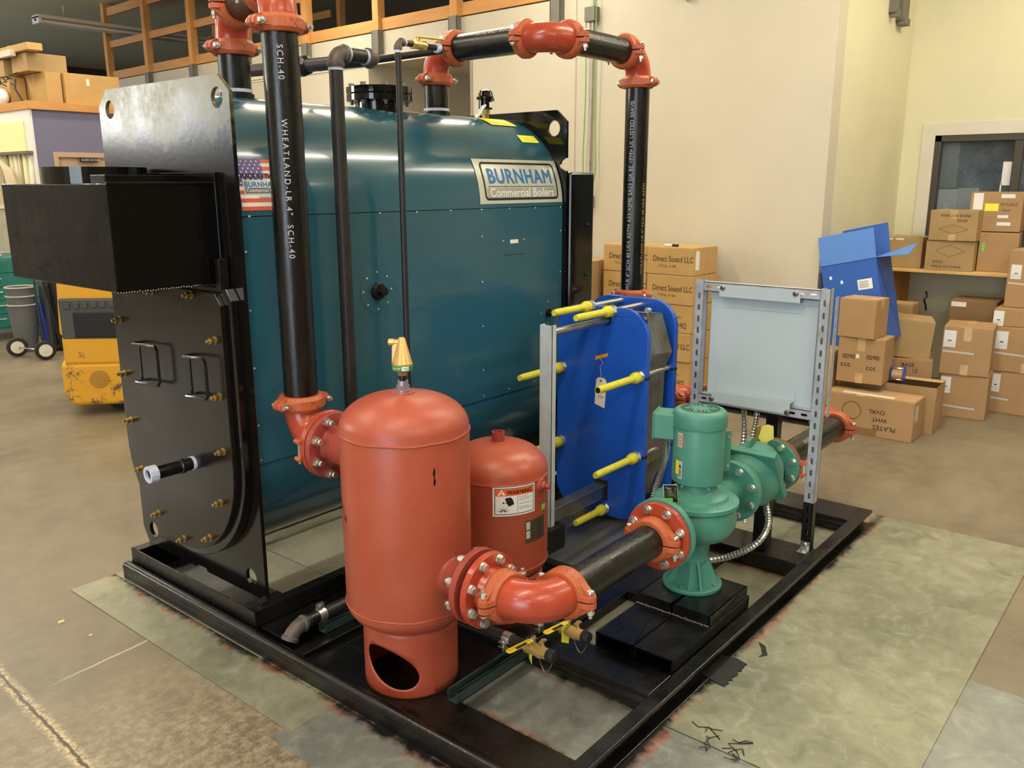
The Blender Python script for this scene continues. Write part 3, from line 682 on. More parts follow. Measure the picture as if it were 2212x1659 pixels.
rv += [(2.842, z) for z in (1.374, 1.175, .977, .775, .655)]+[(x, .655) for x in (1.86, 2.05, 2.25, 2.45, 2.65, 3.025, 3.22, 3.42)]+[(3.424, z) for z in (1.376, 1.175, .977, .775)]
rv += [(2.986, 1.348), (3.136, 1.348)]
rv += [(2.224+.072*math.cos(i*PI/4), 1.196+.072*math.sin(i*PI/4)) for i in range(8)]+[(3.323+.052*math.cos(i*PI/2), .985+.052*math.sin(i*PI/2)) for i in range(4)]
for x, z in rv: inst(RIV, 'rivet', BO, (x, YN-.0002, z), (0, -1, 0))
g = G().ring((2.224, YN, 1.196), (0, -1, 0), .030, .086, 0, .0012, 40); g.build('access_ring', TEAL, BO)
g = G().lathe((2.224, YN, 1.196), (0, -1, 0), [(.034, 0), (.033, .012), (.028, .020), (.0, .022)], 28, caps=False).cyl((2.224, YN-.020, 1.196), (2.224, YN-.045, 1.196), .018, n=6, smooth=False); g.build('sight_plug', BLKS, BO)
g = G().ring((3.323, YN, .985), (0, -1, 0), .014, .066, 0, .0012, 32); g.build('access_ring', TEAL, BO)
g = G().cyl((3.323, YN, .985), (3.323, YN-.012, .985), .020, n=16).cyl((3.323, YN-.01, .985), (3.323, YN-.03, .985), .015, n=6, smooth=False); g.build('sight_plug', BLKS, BO)
G().bb((3.035, YN-.0012, 1.335), (3.092, YN, 1.352)).build('small_label', WHITE, BO)
G().bb((2.985, YN-.0008, 1.283), (3.14, YN, 1.285)).build('panel_slot', BLKS, BO)
# maker plate, bent over the shoulder of the jacket
g = G(); hx = .30; cx = 3.14; u0, u1, s0, s1 = 2.832, 3.432, .014, .216
mp = shellmap; cs = (s0+s1)/2
patch(g, mp, u0, u1, s0, s1, 2, 14, .0012, 0)
def rring2(g, mp, w, h, r, t, cx, cy, off, mi):
    a = rrect(w, h, r, 8, cx, cy); b_ = rrect(w-2*t, h-2*t, r-t, 8, cx, cy)
    def dens(L):
        o = []
        for i in range(len(L)):
            p, q = L[i], L[(i+1) % len(L)]; k = max(1, int(math.hypot(q[0]-p[0], q[1]-p[1])/.02)); o += [(p[0]+(q[0]-p[0])*j/k, p[1]+(q[1]-p[1])*j/k) for j in range(k)]
        return o
    n = len(a); A = []; B = []
    for i in range(n):
        p, q = a[i], a[(i+1) % n]; p2, q2 = b_[i], b_[(i+1) % n]; k = max(1, int(math.hypot(q[0]-p[0], q[1]-p[1])/.015))
        for j in range(k): f = j/k; A.append((p[0]+(q[0]-p[0])*f, p[1]+(q[1]-p[1])*f)); B.append((p2[0]+(q2[0]-p2[0])*f, p2[1]+(q2[1]-p2[1])*f))
    m_ = len(A); g.add([mp(*p, off) for p in A+B], [(i, (i+1) % m_, m_+(i+1) % m_, m_+i) for i in range(m_)], False, mi)
rring2(g, mp, .535, .172, .024, .010, 3.135, cs, .0022, 1)
patch(g, mp, 2.885, 3.385, .030, .083, 2, 6, .0016, 2)
letter(g, mp, 'BURNHAM', 3.135, .104, .094, .038, 1.10, 'CENTER', .97, .0024, 3)
for i in range(12): patch(g, mp, 2.895, 3.378, .088, .0905, 10, 1, .0024, 1) if i == 0 else None
letter(g, mp, 'Commercial Boilers', 3.135, .044, .054, .022, 1.04, 'CENTER', 1.03, .0026, 4)
g.build('maker_plate', [LBLG, INK, M('label_band', srgb(176, 176, 170), .35, .3, var=.03), INKB, WHITE], BO)
# flag sticker, mostly beside the riser pipe
g = G(); fx0, fx1, f0, f1 = 1.650, 1.905, .015, .188; H = f1-f0
patch(g, mp, fx0, fx1, f0, f1, 1, 12, .0008, 0)
for i in range(7): patch(g, mp, fx0, fx1, f1-H*(2*i+1)/13, f1-H*(2*i)/13, 1, 2, .0011, 1)
patch(g, mp, fx0, fx0+.105, f1-H*7/13, f1, 1, 6, .0014, 2)
def star(g, mp, cx, cy, r, off, mi):
    P = [(cx+(r if i % 2 == 0 else r*.42)*math.sin(i*PI/5), cy+(r if i % 2 == 0 else r*.42)*math.cos(i*PI/5)) for i in range(10)]; poly(g, mp, P, off, mi)
for r_ in range(7):
    for c_ in range(5): star(g, mp, fx0+.010+.020*c_+(.010 if r_ % 2 else 0), f1-.008-.0125*r_, .0045, .0018, 3)
letter(g, mp, 'MADE IN THE USA', fx0+.012, f1-.068, .025, .03, 1.04, 'LEFT', .84, .0024, 4)
patch(g, mp, fx0+.016, fx0+.24, f1-.120, f1-.073, 1, 3, .0020, 5)
patch(g, mp, fx0+.021, fx0+.235, f1-.117, f1-.099, 1, 2, .0023, 6)
letter(g, mp, 'BURNHAM', fx0+.020, f1-.096, .026, .038, 1.09, 'LEFT', .97, .0026, 7)
letter(g, mp, 'Commercial Boilers', fx0+.025, f1-.1125, .0165, .014, 1.04, 'LEFT', 1.0, .0028, 3)
letter(g, mp, "America's Boiler Company", fx0+.07, f1-.134, .0125, .0, 1, 'LEFT', 1.0, .0024, 6)
g.build('flag_sticker', [WHITE, FLR, FLB, WHITE, INK, LBLG, GREY, INKB], BO)
for nm, (a, b_, t0, t1) in (('yellow_sticker', (3.27, 3.40, 44.0, 50.7)), ('yellow_sticker', (3.17, 3.36, 62, 75))):
    g = G(); patch(g, mp, a, b_, R(t0)*RS, R(t1)*RS, 1, 4, .0008, 0)
    for i in range(4): patch(g, mp, a+.012, b_-.012, R(t0)*RS+.008+.009*i, R(t0)*RS+.0095+.009*i, 1, 1, .0014, 1)
    g.build(nm, [YST, M('yellow_ink_line', srgb(170, 165, 40), .6)], BO)
# base channels under the plates
for y0 in (2.45, 3.28):
    g = G(); g.bb((1.545, y0, .030), (3.55, y0+.05, .037)).bb((1.545, y0, .030), (3.55, y0+.008, .127)).bb((1.545, y0, .120), (3.55, y0+.05, .127)); g.build('base_channel', SKID, BO, .002)
G().bb((1.553, 2.455, .031), (1.80, 3.325, .036)).build('base_pan', SKID, BO)
g = G(); g.bb((1.545, 2.45, .030), (1.553, 3.33, .127)); g.build('base_channel', SKID, BO, .002)
g = G().bb((1.553, 2.50, .12), (1.70, 2.53, .127)).bb((1.59, 2.47, .127), (1.62, 2.50, .14)); g.build('anchor_clip', SKID, BO, .002)
# front cleanout door with studs, grab handles, drain nipple
def door_loop(w, r, z0, z1, yc=2.925, n=24):
    p = [(yc-w, z1-.04), (yc-w+.03, z1), (yc+w-.03, z1), (yc+w, z1-.04)]
    for i in range(n+1): t = PI*i/n; p.append((yc+w*math.cos(t), z0+w-w*math.sin(t)))
    return p
vs, fs = plate_geo([door_loop(.415, .4, .213, 1.262)], .035, (1.585, 0, 0), (0, 1, 0), (0, 0, 1), (1, 0, 0)); G().add(vs, fs).build('door_frame', BLK, BO, .004)
vs, fs = plate_geo([door_loop(.375, .375, .243, 1.245)], .018, (1.567, 0, 0), (0, 1, 0), (0, 0, 1), (1, 0, 0))
DO = G().add(vs, fs).build('front_door', M('door_satin', srgb(26, 22, 18), .24, .1, var=.2, vs=3, rv=.06), BO, .002)
STUD = shared('door_stud', G().cyl((0, 0, 0), (0, 0, .003), .014, n=14).cyl((0, 0, .003), (0, 0, .022), .0115, n=6, smooth=False).cyl((0, 0, .022), (0, 0, .034), .006, n=10), BRASSY)
for y, z in ((2.595, 1.084), (2.595, .887), (2.60, .687), (2.645, .486), (2.74, .325), (2.927, .270), (3.105, .330), (3.205, .495), (3.250, .689), (3.262, .877), (3.255, 1.09), (2.99, 1.221), (2.722, 1.229)):
    inst(STUD, 'stud_nut', DO, (1.567, y, z), (-1, 0, 0))
for y0, y1, z0, z1 in ((2.94, 3.13, .868, 1.015), (2.62, 2.775, .868, 1.010)):
    pts = []; d = .05
    for (y, z, x) in ((y1, z1, 0), (y1, z1, d), (y0, z1+.01, d), (y0, z0+.01, d), (y1, z0, d), (y1, z0, 0)): pts.append((1.567-x*.6, y, z))
    P = [V(p) for p in pts]; sm = []
    for i in range(len(P)):
        if i in (0, len(P)-1): sm.append(P[i]); continue
        for t in (-1, 1): q = P[i-1] if t < 0 else P[i+1]; sm.append(P[i]+(q-P[i]).normalized()*.014)
    for o_ in (0,): G().sweep(sm+[P[0]], .0055, 8).build('grab_handle', BLK, DO)
NP = G().cyl((1.567, 2.808, .602), (1.475, 2.808, .602), .024, n=20).lathe((1.53, 2.808, .602), (-1, 0, 0), [(.024, 0), (.028, .004), (.028, .016), (.024, .02)], 20, caps=False).build('drain_nipple', PIPE, DO)
G().cyl((1.40, 2.808, .602), (1.478, 2.808, .602), .024, n=20).build('drain_nipple', PIPE, DO)
G().ring((1.42, 2.808, .602), (-1, 0, 0), .020, .031, 0, .030, 12).build('plastic_cap', PTAPE, DO)
G().cyl((1.567, 2.808, .602), (1.555, 2.808, .602), .026, n=20).build('thread_sealant', PTAPE, DO)
# smoke box and flue collar
SB = G().bb((1.25, 2.595, 1.275), (1.606, 3.372, 1.603)).build('smoke_box', SMK, BO, .004)
g = G().bb((1.600, 2.575, 1.25), (1.62, 3.395, 1.640)); g.build('box_flange', BLK, BO, .003)
g = G().bb((1.30, 2.70, 1.603), (1.60, 2.80, 1.630)).bb((1.25, 2.590, 1.600), (1.61, 2.600, 1.608)); g.build('box_flange', BLK, BO, .002)
G().bb((1.575, 2.55, 1.26), (1.61, 2.575, 1.36)).build('box_hinge', BLKS, BO, .003)
g = G().ring((1.43, 3.04, 1.603), (0, 0, 1), .160, .168, 0, .055, 56); g.build('flue_collar', BLK, BO)
g = G()
for i in range(40): g.sphere((1.25+.35*i/40, 2.594, 1.274+random.uniform(-.002, .002)), .004, 6, 4)
for i in range(36): g.sphere((1.598, 2.56+random.uniform(-.002, .002), 1.16-.3*i/36), .004, 6, 4)
g.build('weld_bead', BLK, BO)
# top flange pair
tc = V((2.63, 2.90, 1.90)); g = G().cyl(tc, tc+V((0, 0, .07)), .10, n=32); g.build('top_nozzle', BLK, BO)
TF = G().lathe(tc+V((0, 0, .045)), (0, 0, 1), [(.10, 0), (.14, 0), (.142, .002), (.142, .026), (.14, .028), (.10, .028)], 48, False).build('top_flange', BLK, BO)
TC = G().lathe(tc+V((0, 0, .076)), (0, 0, 1), [(0, 0), (.14, 0), (.142, .002), (.142, .026), (.14, .028), (0, .028)], 48, False, False).build('top_cover', BLK, BO)
NUTG = shared('cover_bolt', G().cyl((0, 0, 0), (0, 0, .013), .014, n=6, smooth=False).cyl((0, 0, -.062), (0, 0, -.048), .014, n=6, smooth=False).cyl((0, 0, -.075), (0, 0, 0), .007, n=8), ZINC)
for i in range(8): t = 2*PI*i/8+.25; inst(NUTG, 'bolt', TC, tc+V((.121*math.cos(t), .121*math.sin(t), .104)), (0, 0, 1), spin=i)
# rear smoke hood
RH = G().bb((3.46, 2.47, .30), (3.66, 3.36, 1.655)).build('rear_hood', BLK, BO, .012)
for z in (1.40, 1.15, .90, .65): G().cyl((3.60, 2.47, z), (3.60, 2.452, z), .009, .004, n=10).build('hood_screw', BLKS, BO)
G().ring((1.92, 2.90, 1.905), (0, 0, 1), .057, .066, 0, .02, 32).build('nozzle_collar', BLKS, BO)
G().ring((3.0, 2.92, 1.905), (0, 0, 1), .057, .066, 0, .02, 32).build('nozzle_collar', BLKS, BO)
G().ring((1.92, 2.90, 1.93), (0, 0, 1), .057, .0595, 0, .012, 32).build('thread_sealant', PTAPE, BO)
G().ring((3.0, 2.92, 1.93), (0, 0, 1), .057, .0595, 0, .012, 32).build('thread_sealant', PTAPE, BO)
# black control head on the rear top
LW = thing('control_head', 'small black sensor head on a brass fitting atop the boiler rear', 'sensor', (3.28, 2.86, 1.90))
c = V((3.28, 2.86, 1.90))
G().cyl(c, c+V((0, 0, .045)), .018, n=6, smooth=False).cyl(c+V((0, 0, .03)), c+V((0, 0, .055)), .022, n=16).build('brass_fitting', BRASS, LW)
G().lathe(c+V((0, 0, .053)), (0, 0, 1), [(.030, 0), (.034, .004), (.034, .045), (.040, .047), (.040, .060), (.036, .068), (.033, .083), (.024, .089), (0, .090)], 28, caps=False).bb(c+V((-.052, -.012, .095)), c+V((.052, .012, .108))).build('cap', BLK, LW)
G().bb(c+V((-.012, -.0365, .060)), c+V((.012, -.0335, .085))).build('label_tag', WHITE, LW)
g = G(); pts = [V((3.24, 2.83, 1.965)), V((3.20, 2.81, 1.95)), V((3.12, 2.77, 1.91)), V((3.08, 2.75, 1.895))]
def flex(g, pts, r, pitch=.008):
    P = [V(p) for p in pts]; L = []; 
    for i in range(len(P)-1):
        p0 = P[max(0, i-1)]; p1 = P[i]; p2 = P[i+1]; p3 = P[min(len(P)-1, i+2)]
        n = max(2, int((p2-p1).length/(pitch/2)))
        for j in range(n):
            t = j/n; L.append(.5*((2*p1)+(p2-p0)*t+(2*p0-5*p1+4*p2-p3)*t*t+(3*p1-p0-3*p2+p3)*t**3))
    L.append(P[-1]); return g.sweep(L, [r*(1.0 if i % 2 else .80) for i in range(len(L))], 12, True, False)
flex(g, pts, .009, .009).build('flexible_conduit', ZINC, LW)
# ---------------------------------------------------------------- boiler supply run (left riser)
X_ = V((1, 0, 0)); Y_ = V((0, 1, 0)); Z_ = V((0, 0, 1))
RA = thing('pipe_run', 'left black riser pipe with orange couplings dropping to the big red tank', 'pipe', (1.74, 2.37, .75))
n1 = V((1.92, 2.90, 0)); r1 = V((1.74, 2.37, 0)); d1 = (r1-n1).normalized(); zt = 2.212
pipe(RA, n1+Z_*1.91, n1+Z_*2.085); coupling(RA, n1+Z_*2.085, Z_, X_)
elbow(RA, n1+Z_*zt, -Z_, d1); coupling(RA, n1+Z_*zt+d1*.127, d1, X_)
pipe(RA, n1+Z_*zt+d1*.127, r1+Z_*zt-d1*.127, mat=PIPE); coupling(RA, r1+Z_*zt-d1*.127, d1, X_)
elbow(RA, r1+Z_*zt, -d1, -Z_); coupling(RA, r1+Z_*2.085, Z_, X_)
pipe(RA, r1+Z_*2.085, r1+Z_*.875); coupling(RA, r1+Z_*.872, Z_, X_)
elbow(RA, r1+Z_*.748, Z_, -Y_)
fa = V((1.74, 2.243, .748)); flange(RA, fa, -Y_, None, mat=ELB)
# ears and closure bolt of the split flange adapter
g = G()
for h in (-1, 1): G().prism([(0, .006), (.035, .008), (.040, .016), (.035, .024), (0, .026)], fa+V((-.085, -.012, -.016))+Z_*(h*.030), -X_, V((0, 0, 1)), Y_, .03).build('flange_ear', VIC, RA, .002)
if 1: pass; inst(CBOLT, 'bolt', RA, fa+V((-.112, .003, .0)), Z_, sc=.9)
def pipe_text(run, base, r, s, z0, down, a0, size, mat=INKW, sp=1.0, bold=0.0):
    g = G()
    if down: mp = lambda u, v, k=0: V((base.x+(r+k)*math.cos(a0+v/r), base.y+(r+k)*math.sin(a0+v/r), z0-u))
    else: mp = lambda u, v, k=0: V((base.x+(r+k)*math.cos(a0-v/r), base.y+(r+k)*math.sin(a0-v/r), z0+u))
    letter(g, mp, s, 0, 0, size, bold, sp, off=.0005); g.build('stencil_text', mat, run)
aL = math.atan2(-2.37, -1.74)
pipe_text(RA, r1, .0572, 'SCH-40', 2.02, True, aL-.18, .026, sp=1.3)
pipe_text(RA, r1, .0572, 'WHEATLAND-LR 4"  SCH-40', 1.80, True, aL-.18, .026, sp=1.38)
g = G(); mp = lambda u, v, k=0: V((1.74-.0635*math.cos(.95)+u*.3, 2.37-.058+.0-k-abs(u)*.1, .80+v+u*.1))
# chalk mark on the lower elbow
me = flat((1.693, 2.3035, .762), (.78, -.55, .10), (.06, -.12, 1.0))
letter(g, lambda u, v, k=0: me(u, v, k)+V((-.010, -.006, 0)), '34"', 0, 0, .045, .0, off=.006); g.build('chalk_mark', INKW, RA)

# ---------------------------------------------------------------- crossover run (right riser)
RB = thing('pipe_run', 'crossover pipe with orange elbows from boiler rear down to the blue exchanger', 'pipe', (3.70, 2.26, .93))
n2 = V((3.0, 2.92, 0)); r2 = V((3.70, 2.26, 0)); k2 = V((3.0, 2.26, 0)); zt = 2.195
pipe(RB, n2+Z_*1.91, n2+Z_*2.068); coupling(RB, n2+Z_*2.068, Z_, X_)
elbow(RB, n2+Z_*zt, -Z_, -Y_); coupling(RB, n2+Z_*zt-Y_*.127, Y_, X_)
pipe(RB, n2+Z_*zt-Y_*.127, k2+Z_*zt+Y_*.127); coupling(RB, k2+Z_*zt+Y_*.127, Y_, X_)
elbow(RB, k2+Z_*zt, Y_, X_); coupling(RB, k2+Z_*zt+X_*.127, X_, Y_)
pipe(RB, k2+Z_*zt+X_*.127, r2+Z_*zt-X_*.127); coupling(RB, r2+Z_*zt-X_*.127, X_, Y_)
elbow(RB, r2+Z_*zt, -X_, -Z_); coupling(RB, r2+Z_*2.068, Z_, Y_)
pipe(RB, r2+Z_*2.068, r2+Z_*1.057); coupling(RB, r2+Z_*1.057, Z_, Y_)
elbow(RB, r2+Z_*.93, Z_, -X_); flange(RB, (3.573, 2.26, .93), -X_, None)
pipe(RB, (3.551, 2.26, .93), (3.432, 2.26, .93))
aR = math.atan2(-2.26, -3.70)
pipe_text(RB, r2, .0572, 'WLR 4" SCH 40 USA ASTM A53/ASME SA53 GR BE <FM> UL LISTED 30AV0', 1.08, False, aR-.24, .0275, sp=1.02)
pipe_text(RB, r2, .0572, 'WHEATLAND LR 4" SCH 40 USA ASTM', 1.16, False, aR+.98, .022, sp=1.2, mat=M('stencil_dim', srgb(170, 140, 80), .6))
g = G(); mp = lambda u, v, k=0: V((3.0-(.0572+k)*math.cos(.95-v/.0572), 2.66-u, zt+(.0572+k)*math.sin(.95-v/.0572)))
letter(g, mp, 'WHEATLAND', .02, 0, .030, 0, 1.2, off=.0005); g.build('stencil_text', INKW, RB)

# ---------------------------------------------------------------- big tank (air separator)
T1 = thing('separator_tank', 'large red-orange primed steel tank in front, standing on a cut-out skirt', 'tank', (1.74, 1.86, .03))
tc = V((1.74, 1.86, 0)); rt = .2
def dome(r, h, n=12, up=1, z0=0):
    P = []
    for i in range(n+1):
        t = (PI/2)*i/n; P.append((r*max(0, math.cos(t))**.75 if i < n else 0, z0+up*h*math.sin(t)))
    return P
prof = [(rt*.0, .222)]+[(rt*math.sin(PI/2*i/10)**.8, .313-.088*math.cos(PI/2*i/10)) for i in range(1, 11)]
prof += [(rt-.001, .318), (rt, .322), (rt, .862), (rt-.001, .866), (rt+.0005, .870), (rt-.001, .874)]
prof += [(rt*math.cos(PI/2*i/12)**.8, .876+.106*math.sin(PI/2*i/12)) for i in range(1, 12)]+[(0, .982)]
G().lathe(tc, Z_, prof, 72, True, False).build('vessel', TANK, T1)
# skirt with the oval cut-out facing the aisle
ths = math.atan2(-1.86, -1.74); ac = ths-.50
def skirt(cx, cy, r, z0, z1, hole, name, run, mat, t=.004, n=96, m_=18):
    g = G(); vs = []; idx = {}; 
    for j in range(m_+1):
        for i in range(n): 
            a = 2*PI*i/n; vs.append((cx+r*math.cos(a), cy+r*math.sin(a), z0+(z1-z0)*j/m_))
    def pos(i, j): return 2*PI*(i+.5)/n, z0+(z1-z0)*(j+.5)/m_
    fs = []
    for j in range(m_):
        for i in range(n):
            a, z = pos(i, j); keep = True
            for (ha, hz, ra, rz, tilt) in hole:
                da = (a-ha+PI) % (2*PI)-PI; u = da*r; w = z-hz-tilt*u
                if (u/ra)**2+(w/rz)**2 < 1: keep = False
            if keep: fs.append((j*n+i, j*n+(i+1) % n, (j+1)*n+(i+1) % n, (j+1)*n+i))
    g.add(vs, fs, True); o = g.build(name, mat, run)
    # snap hole rim vertices to the ellipse
    cnt = {}
    for f in fs:
        for k in f: cnt[k] = cnt.get(k, 0)+1
    s = o.modifiers.new('thick', 'SOLIDIFY'); s.thickness = t; s.offset = -1
    return o
def skirt_smooth(cx, cy, r, z0, z1, hole, name, run, mat, t=.004):
    "unrolled sheet with an elliptical hole, then wrapped on the cylinder"
    ha, hz, ra, rz, tilt = hole
    C = 2*PI*r; el = [(ra*math.cos(2*PI*i/48), hz-z0+rz*math.sin(2*PI*i/48)+tilt*ra*math.cos(2*PI*i/48)) for i in range(48)]
    N = 96; g = G(); hh = z1-z0
    # ring of quads between ellipse and a bounding rectangle, then plain strips
    w = ra*1.25; K = 48; rect = []
    for i in range(K):
        a = 2*PI*i/K; c, s = math.cos(a), math.sin(a); mm = max(abs(c), abs(s)); X = c/mm*w; Yv = hh/2+s/mm*hh/2; rect.append((X, Yv))
    def wp(u, v): return V((cx+r*math.cos(ha+u/r), cy+r*math.sin(ha+u/r), z0+v))
    S = 5; vs = []; fs = []
    for k in range(S+1):
        f = k/S
        for i in range(K): vs.append(wp(el[i][0]*(1-f)+rect[i][0]*f, el[i][1]*(1-f)+rect[i][1]*f))
    for k in range(S):
        for i in range(K): j = (i+1) % K; fs.append((k*K+i, k*K+j, (k+1)*K+j, (k+1)*K+i))
    g.add(vs, fs, True)
    M2 = 60; cols = [w+(C-2*w)*i/M2 for i in range(M2+1)]; vl = sorted(set([round(p[1], 6) for p in rect if abs(abs(p[0])-w) < 1e-6]))
    vs = [wp(u, v) for u in cols for v in vl]; L = len(vl)
    g.add(vs, [(i*L+j, (i+1)*L+j, (i+1)*L+j+1, i*L+j+1) for i in range(M2) for j in range(L-1)], True)
    o = g.build(name, mat, run); s = o.modifiers.new('thick', 'SOLIDIFY'); s.thickness = t; s.offset = -1
    return o
skirt_smooth(1.74, 1.86, .152, .030, .250, (ths-.48, .131, .095, .064, -.30), 'skirt', T1, TANK)
G().lathe((1.74, 1.86, .976), Z_, [(.038, 0), (.036, .010), (.0, .012)], 28, caps=False).build('top_boss', TANK, T1)
g = G(); patch(g, vcyl(1.74, 1.86, .152, ths+.30, .036), -.02, .026, 0, .048, 4, 1, .002); NPD = g.build('name_pad', TANK, T1)
for zz in (.868, .316): G().sweep([(1.74+.200*math.cos(a), 1.86+.200*math.sin(a), zz+.0012*math.sin(a*9)) for a in [2*PI*j/90 for j in range(90)]], .0034, 6, closed=True).build('weld_seam', TANK, T1)
for (fy, dy, z) in ((2.215, 1, .748), (1.556, -1, .435)):
    y0 = 1.86+dy*.175; y1 = fy-dy*.02
    G().lathe((1.74, y0, z), Y_*dy, [(.066, 0), (.0655, .022), (.060, .028), (.060, abs(y1-y0)-.02), (.07, abs(y1-y0))], 36, True, False).build('nozzle', TANKD, T1)
    p = flange(T1, (1.74, fy-dy*.022, z), Y_*dy, None, mat=TANKD)
    a, u, w = orth(Y_*dy)
    for i in range(8):
        tt = 2*PI*i/8+PI/8; inst(NUTB, 'bolt', p, V((1.74, fy-dy*.022, z))+(u*math.cos(tt)+w*math.sin(tt))*.0953, -Y_*dy, spin=i, sc=1.3)
# OUTLET tag round the nozzle
g = G(); mp = lambda u, v, k=0: V((1.74+(.0605+k)*math.sin(-.95-u/.06), 1.600+v*1, .435+(.0605+k)*math.cos(-.95-u/.06)))
patch(g, mp, -.030, .045, -.012, .012, 8, 1, .0006, 0)
letter(g, mp, 'OUTLET', -.026, -.006, .018, 0, 1, off=.0012, mi=1); g.build('outlet_tag', [WHITE, GREY], T1)
g = G(); mpt = vcyl(1.74, 1.86, .2, ths+.42, 0)
poly(g, mpt, [(0, .80), (.004, .785), (.001, .77), (.005, .755), (.001, .74), (-.004, .75), (-.001, .765), (-.005, .78)], .0005); g.build('paint_drip', BLKS, T1)
g = G(); mpt = vcyl(1.74, 1.86, .2, ths-1.30, 0); poly(g, mpt, [(-.02, .66), (.012, .625), (.03, .62), (.032, .600), (.010, .605), (-.02, .64)], .0006); g.build('tape_scrap', RUB, T1)
# flange adapter, coupling, elbow, long suction pipe
RO = thing('pipe_run', 'tank outlet pipe with orange elbow running to the green pump', 'pipe', (1.74, 1.335, .435))
PY, PZ = 1.335, .435
flange(RO, (1.74, 1.534, PZ), -Y_, 1, r=.1145, hub=.035)
G().cyl((1.74, 1.515, PZ), (1.74, 1.465, PZ), .0572, n=32).build('nipple', ELB, RO)
coupling(RO, (1.74, 1.464, PZ), Y_, X_)
elbow(RO, (1.74, PY, PZ), Y_, X_, r=.0585)
coupling(RO, (1.868, PY, PZ), X_, Y_)
pipe(RO, (1.868, PY, PZ), (2.368, PY, PZ)); coupling(RO, (2.362, PY, PZ), X_, Y_)
flange(RO, (2.413, PY, PZ), -X_, 1, hub=.03, a0=PI/8, r=.118, bc=.097)

# air vent on the tank
AV = thing('air_vent', 'brass automatic air vent with green label on top of the big red tank', 'valve', (1.74, 1.86, .985))
g = G().cyl((1.74, 1.86, .985), (1.74, 1.86, .992), .024, n=24).cyl((1.74, 1.86, .992), (1.74, 1.86, 1.006), .021, n=6, smooth=False).cyl((1.74, 1.86, 1.006), (1.74, 1.86, 1.020), .0165, n=20); g.build('reducer', M('pipe_dope', srgb(170, 165, 180), .35, .7, var=.2, vs=60), AV)
G().cyl((1.74, 1.86, 1.015), (1.74, 1.86, 1.045), .011, n=16).build('nipple', BLKS, AV)
G().cyl((1.74, 1.86, 1.036), (1.74, 1.86, 1.052), .0155, n=6, smooth=False).build('hex_base', M('brass_dull', srgb(176, 142, 104), .4, .7), AV)
G().lathe((1.74, 1.86, 1.052), Z_, [(0, 0), (.030, 0), (.032, .003), (.032, .016), (.030, .018), (0, .018)], 36, True, False).build('label_ring', INKG, AV)
G().lathe((1.74, 1.86, 1.069), Z_, [(.031, 0), (.032, .004), (.030, .007), (.0105, .080), (.008, .083), (0, .084)], 36, True, False).build('body', BRASS, AV)
# side port boss toward the camera left
vd = V((-.93, .05, 0)).normalized()*-1; q = V((1.74, 1.86, 0)); sd = V((-.55, .835, 0))
G().prism([(.004, 1.070), (.031, 1.072), (.029, 1.125), (.022, 1.142), (.004, 1.148)], q-V((sd.y, -sd.x, 0))*.008, sd, Z_, V((sd.y, -sd.x, 0)), .016).cyl(q+Z_*1.137, q+sd*.026+Z_*1.137, .009, n=16).lathe(q+sd*.022+Z_*1.137, sd, [(.0105, 0), (.0105, .018), (.006, .020)], 18).build('side_port', BRASS, AV, .001)
g = G(); mv = vcyl(1.74, 1.86, .032, ths+.25, 1.054); patch(g, mv, -.010, .012, .001, .014, 8, 1, .0004, 0); letter(g, mv, 'TACO', -.006, .004, .009, .02, off=.0008, mi=1)
mv2 = vcyl(1.74, 1.86, .032, ths-.9, 1.054); letter(g, mv2, 'Vent 3/4" NPT', -.006, .005, .0075, .02, off=.0006, mi=0); g.build('lettering', [WHITE, INKG], AV)

# ---------------------------------------------------------------- small tank
T2 = thing('expansion_tank', 'smaller dark red tank with orange and white warning sticker behind the big one', 'tank', (2.22, 1.89, .03))
t2 = V((2.22, 1.89, 0)); r2_ = .178
prof = [(0, .205)]+[(r2_*math.sin(PI/2*i/10)**.8, .275-.07*math.cos(PI/2*i/10)) for i in range(1, 11)]+[(r2_, .28), (r2_, .596), (r2_+.001, .600), (r2_-.001, .604)]
prof += [(r2_*math.cos(PI/2*i/12)**.8, .606+.104*math.sin(PI/2*i/12)) for i in range(1, 12)]+[(0, .71)]
TK2 = G().lathe(t2, Z_, prof, 64, True, False).build('vessel', TANK, T2)
for zz in (.600, .277): G().sweep([(2.22+.178*math.cos(a), 1.89+.178*math.sin(a), zz) for a in [2*PI*j/90 for j in range(90)]], .0028, 6, closed=True).build('weld_seam', TANK, T2)
th2 = math.atan2(-1.89, -2.22)
skirt_smooth(2.22, 1.89, .160, .035, .235, (th2+.35, .13, .065, .045, 0), 'skirt', T2, TANK)
G().ring((2.22, 1.89, .700), Z_, .019, .0235, 0, .043, 32).build('top_pipe_stub', TANKD, T2)
mw = vcyl(2.22, 1.89, r2_, th2+.10, .500)
g = G(); W_, H_ = .148, .098; x0 = -.028
patch(g, mw, x0-.010, x0+W_, -.008, H_, 16, 1, .0006, 0)
def rr3(g, mp, u0, u1, v0, v1, t, off, mi, n=14):
    patch(g, mp, u0, u1, v1-t, v1, n, 1, off, mi); patch(g, mp, u0, u1, v0, v0+t, n, 1, off, mi); patch(g, mp, u0, u0+t, v0, v1, 1, 1, off, mi); patch(g, mp, u1-t, u1, v0, v1, 1, 1, off, mi)
rr3(g, mw, x0-.004, x0+W_-.006, -.002, H_-.006, .0022, .0012, 1)
patch(g, mw, x0-.001, x0+W_-.009, .065, H_-.009, 14, 1, .0010, 2)
letter(g, mw, 'WARNING', x0+.038, .0705, .021, .03, 1.04, 'LEFT', .90, .0018, 1)
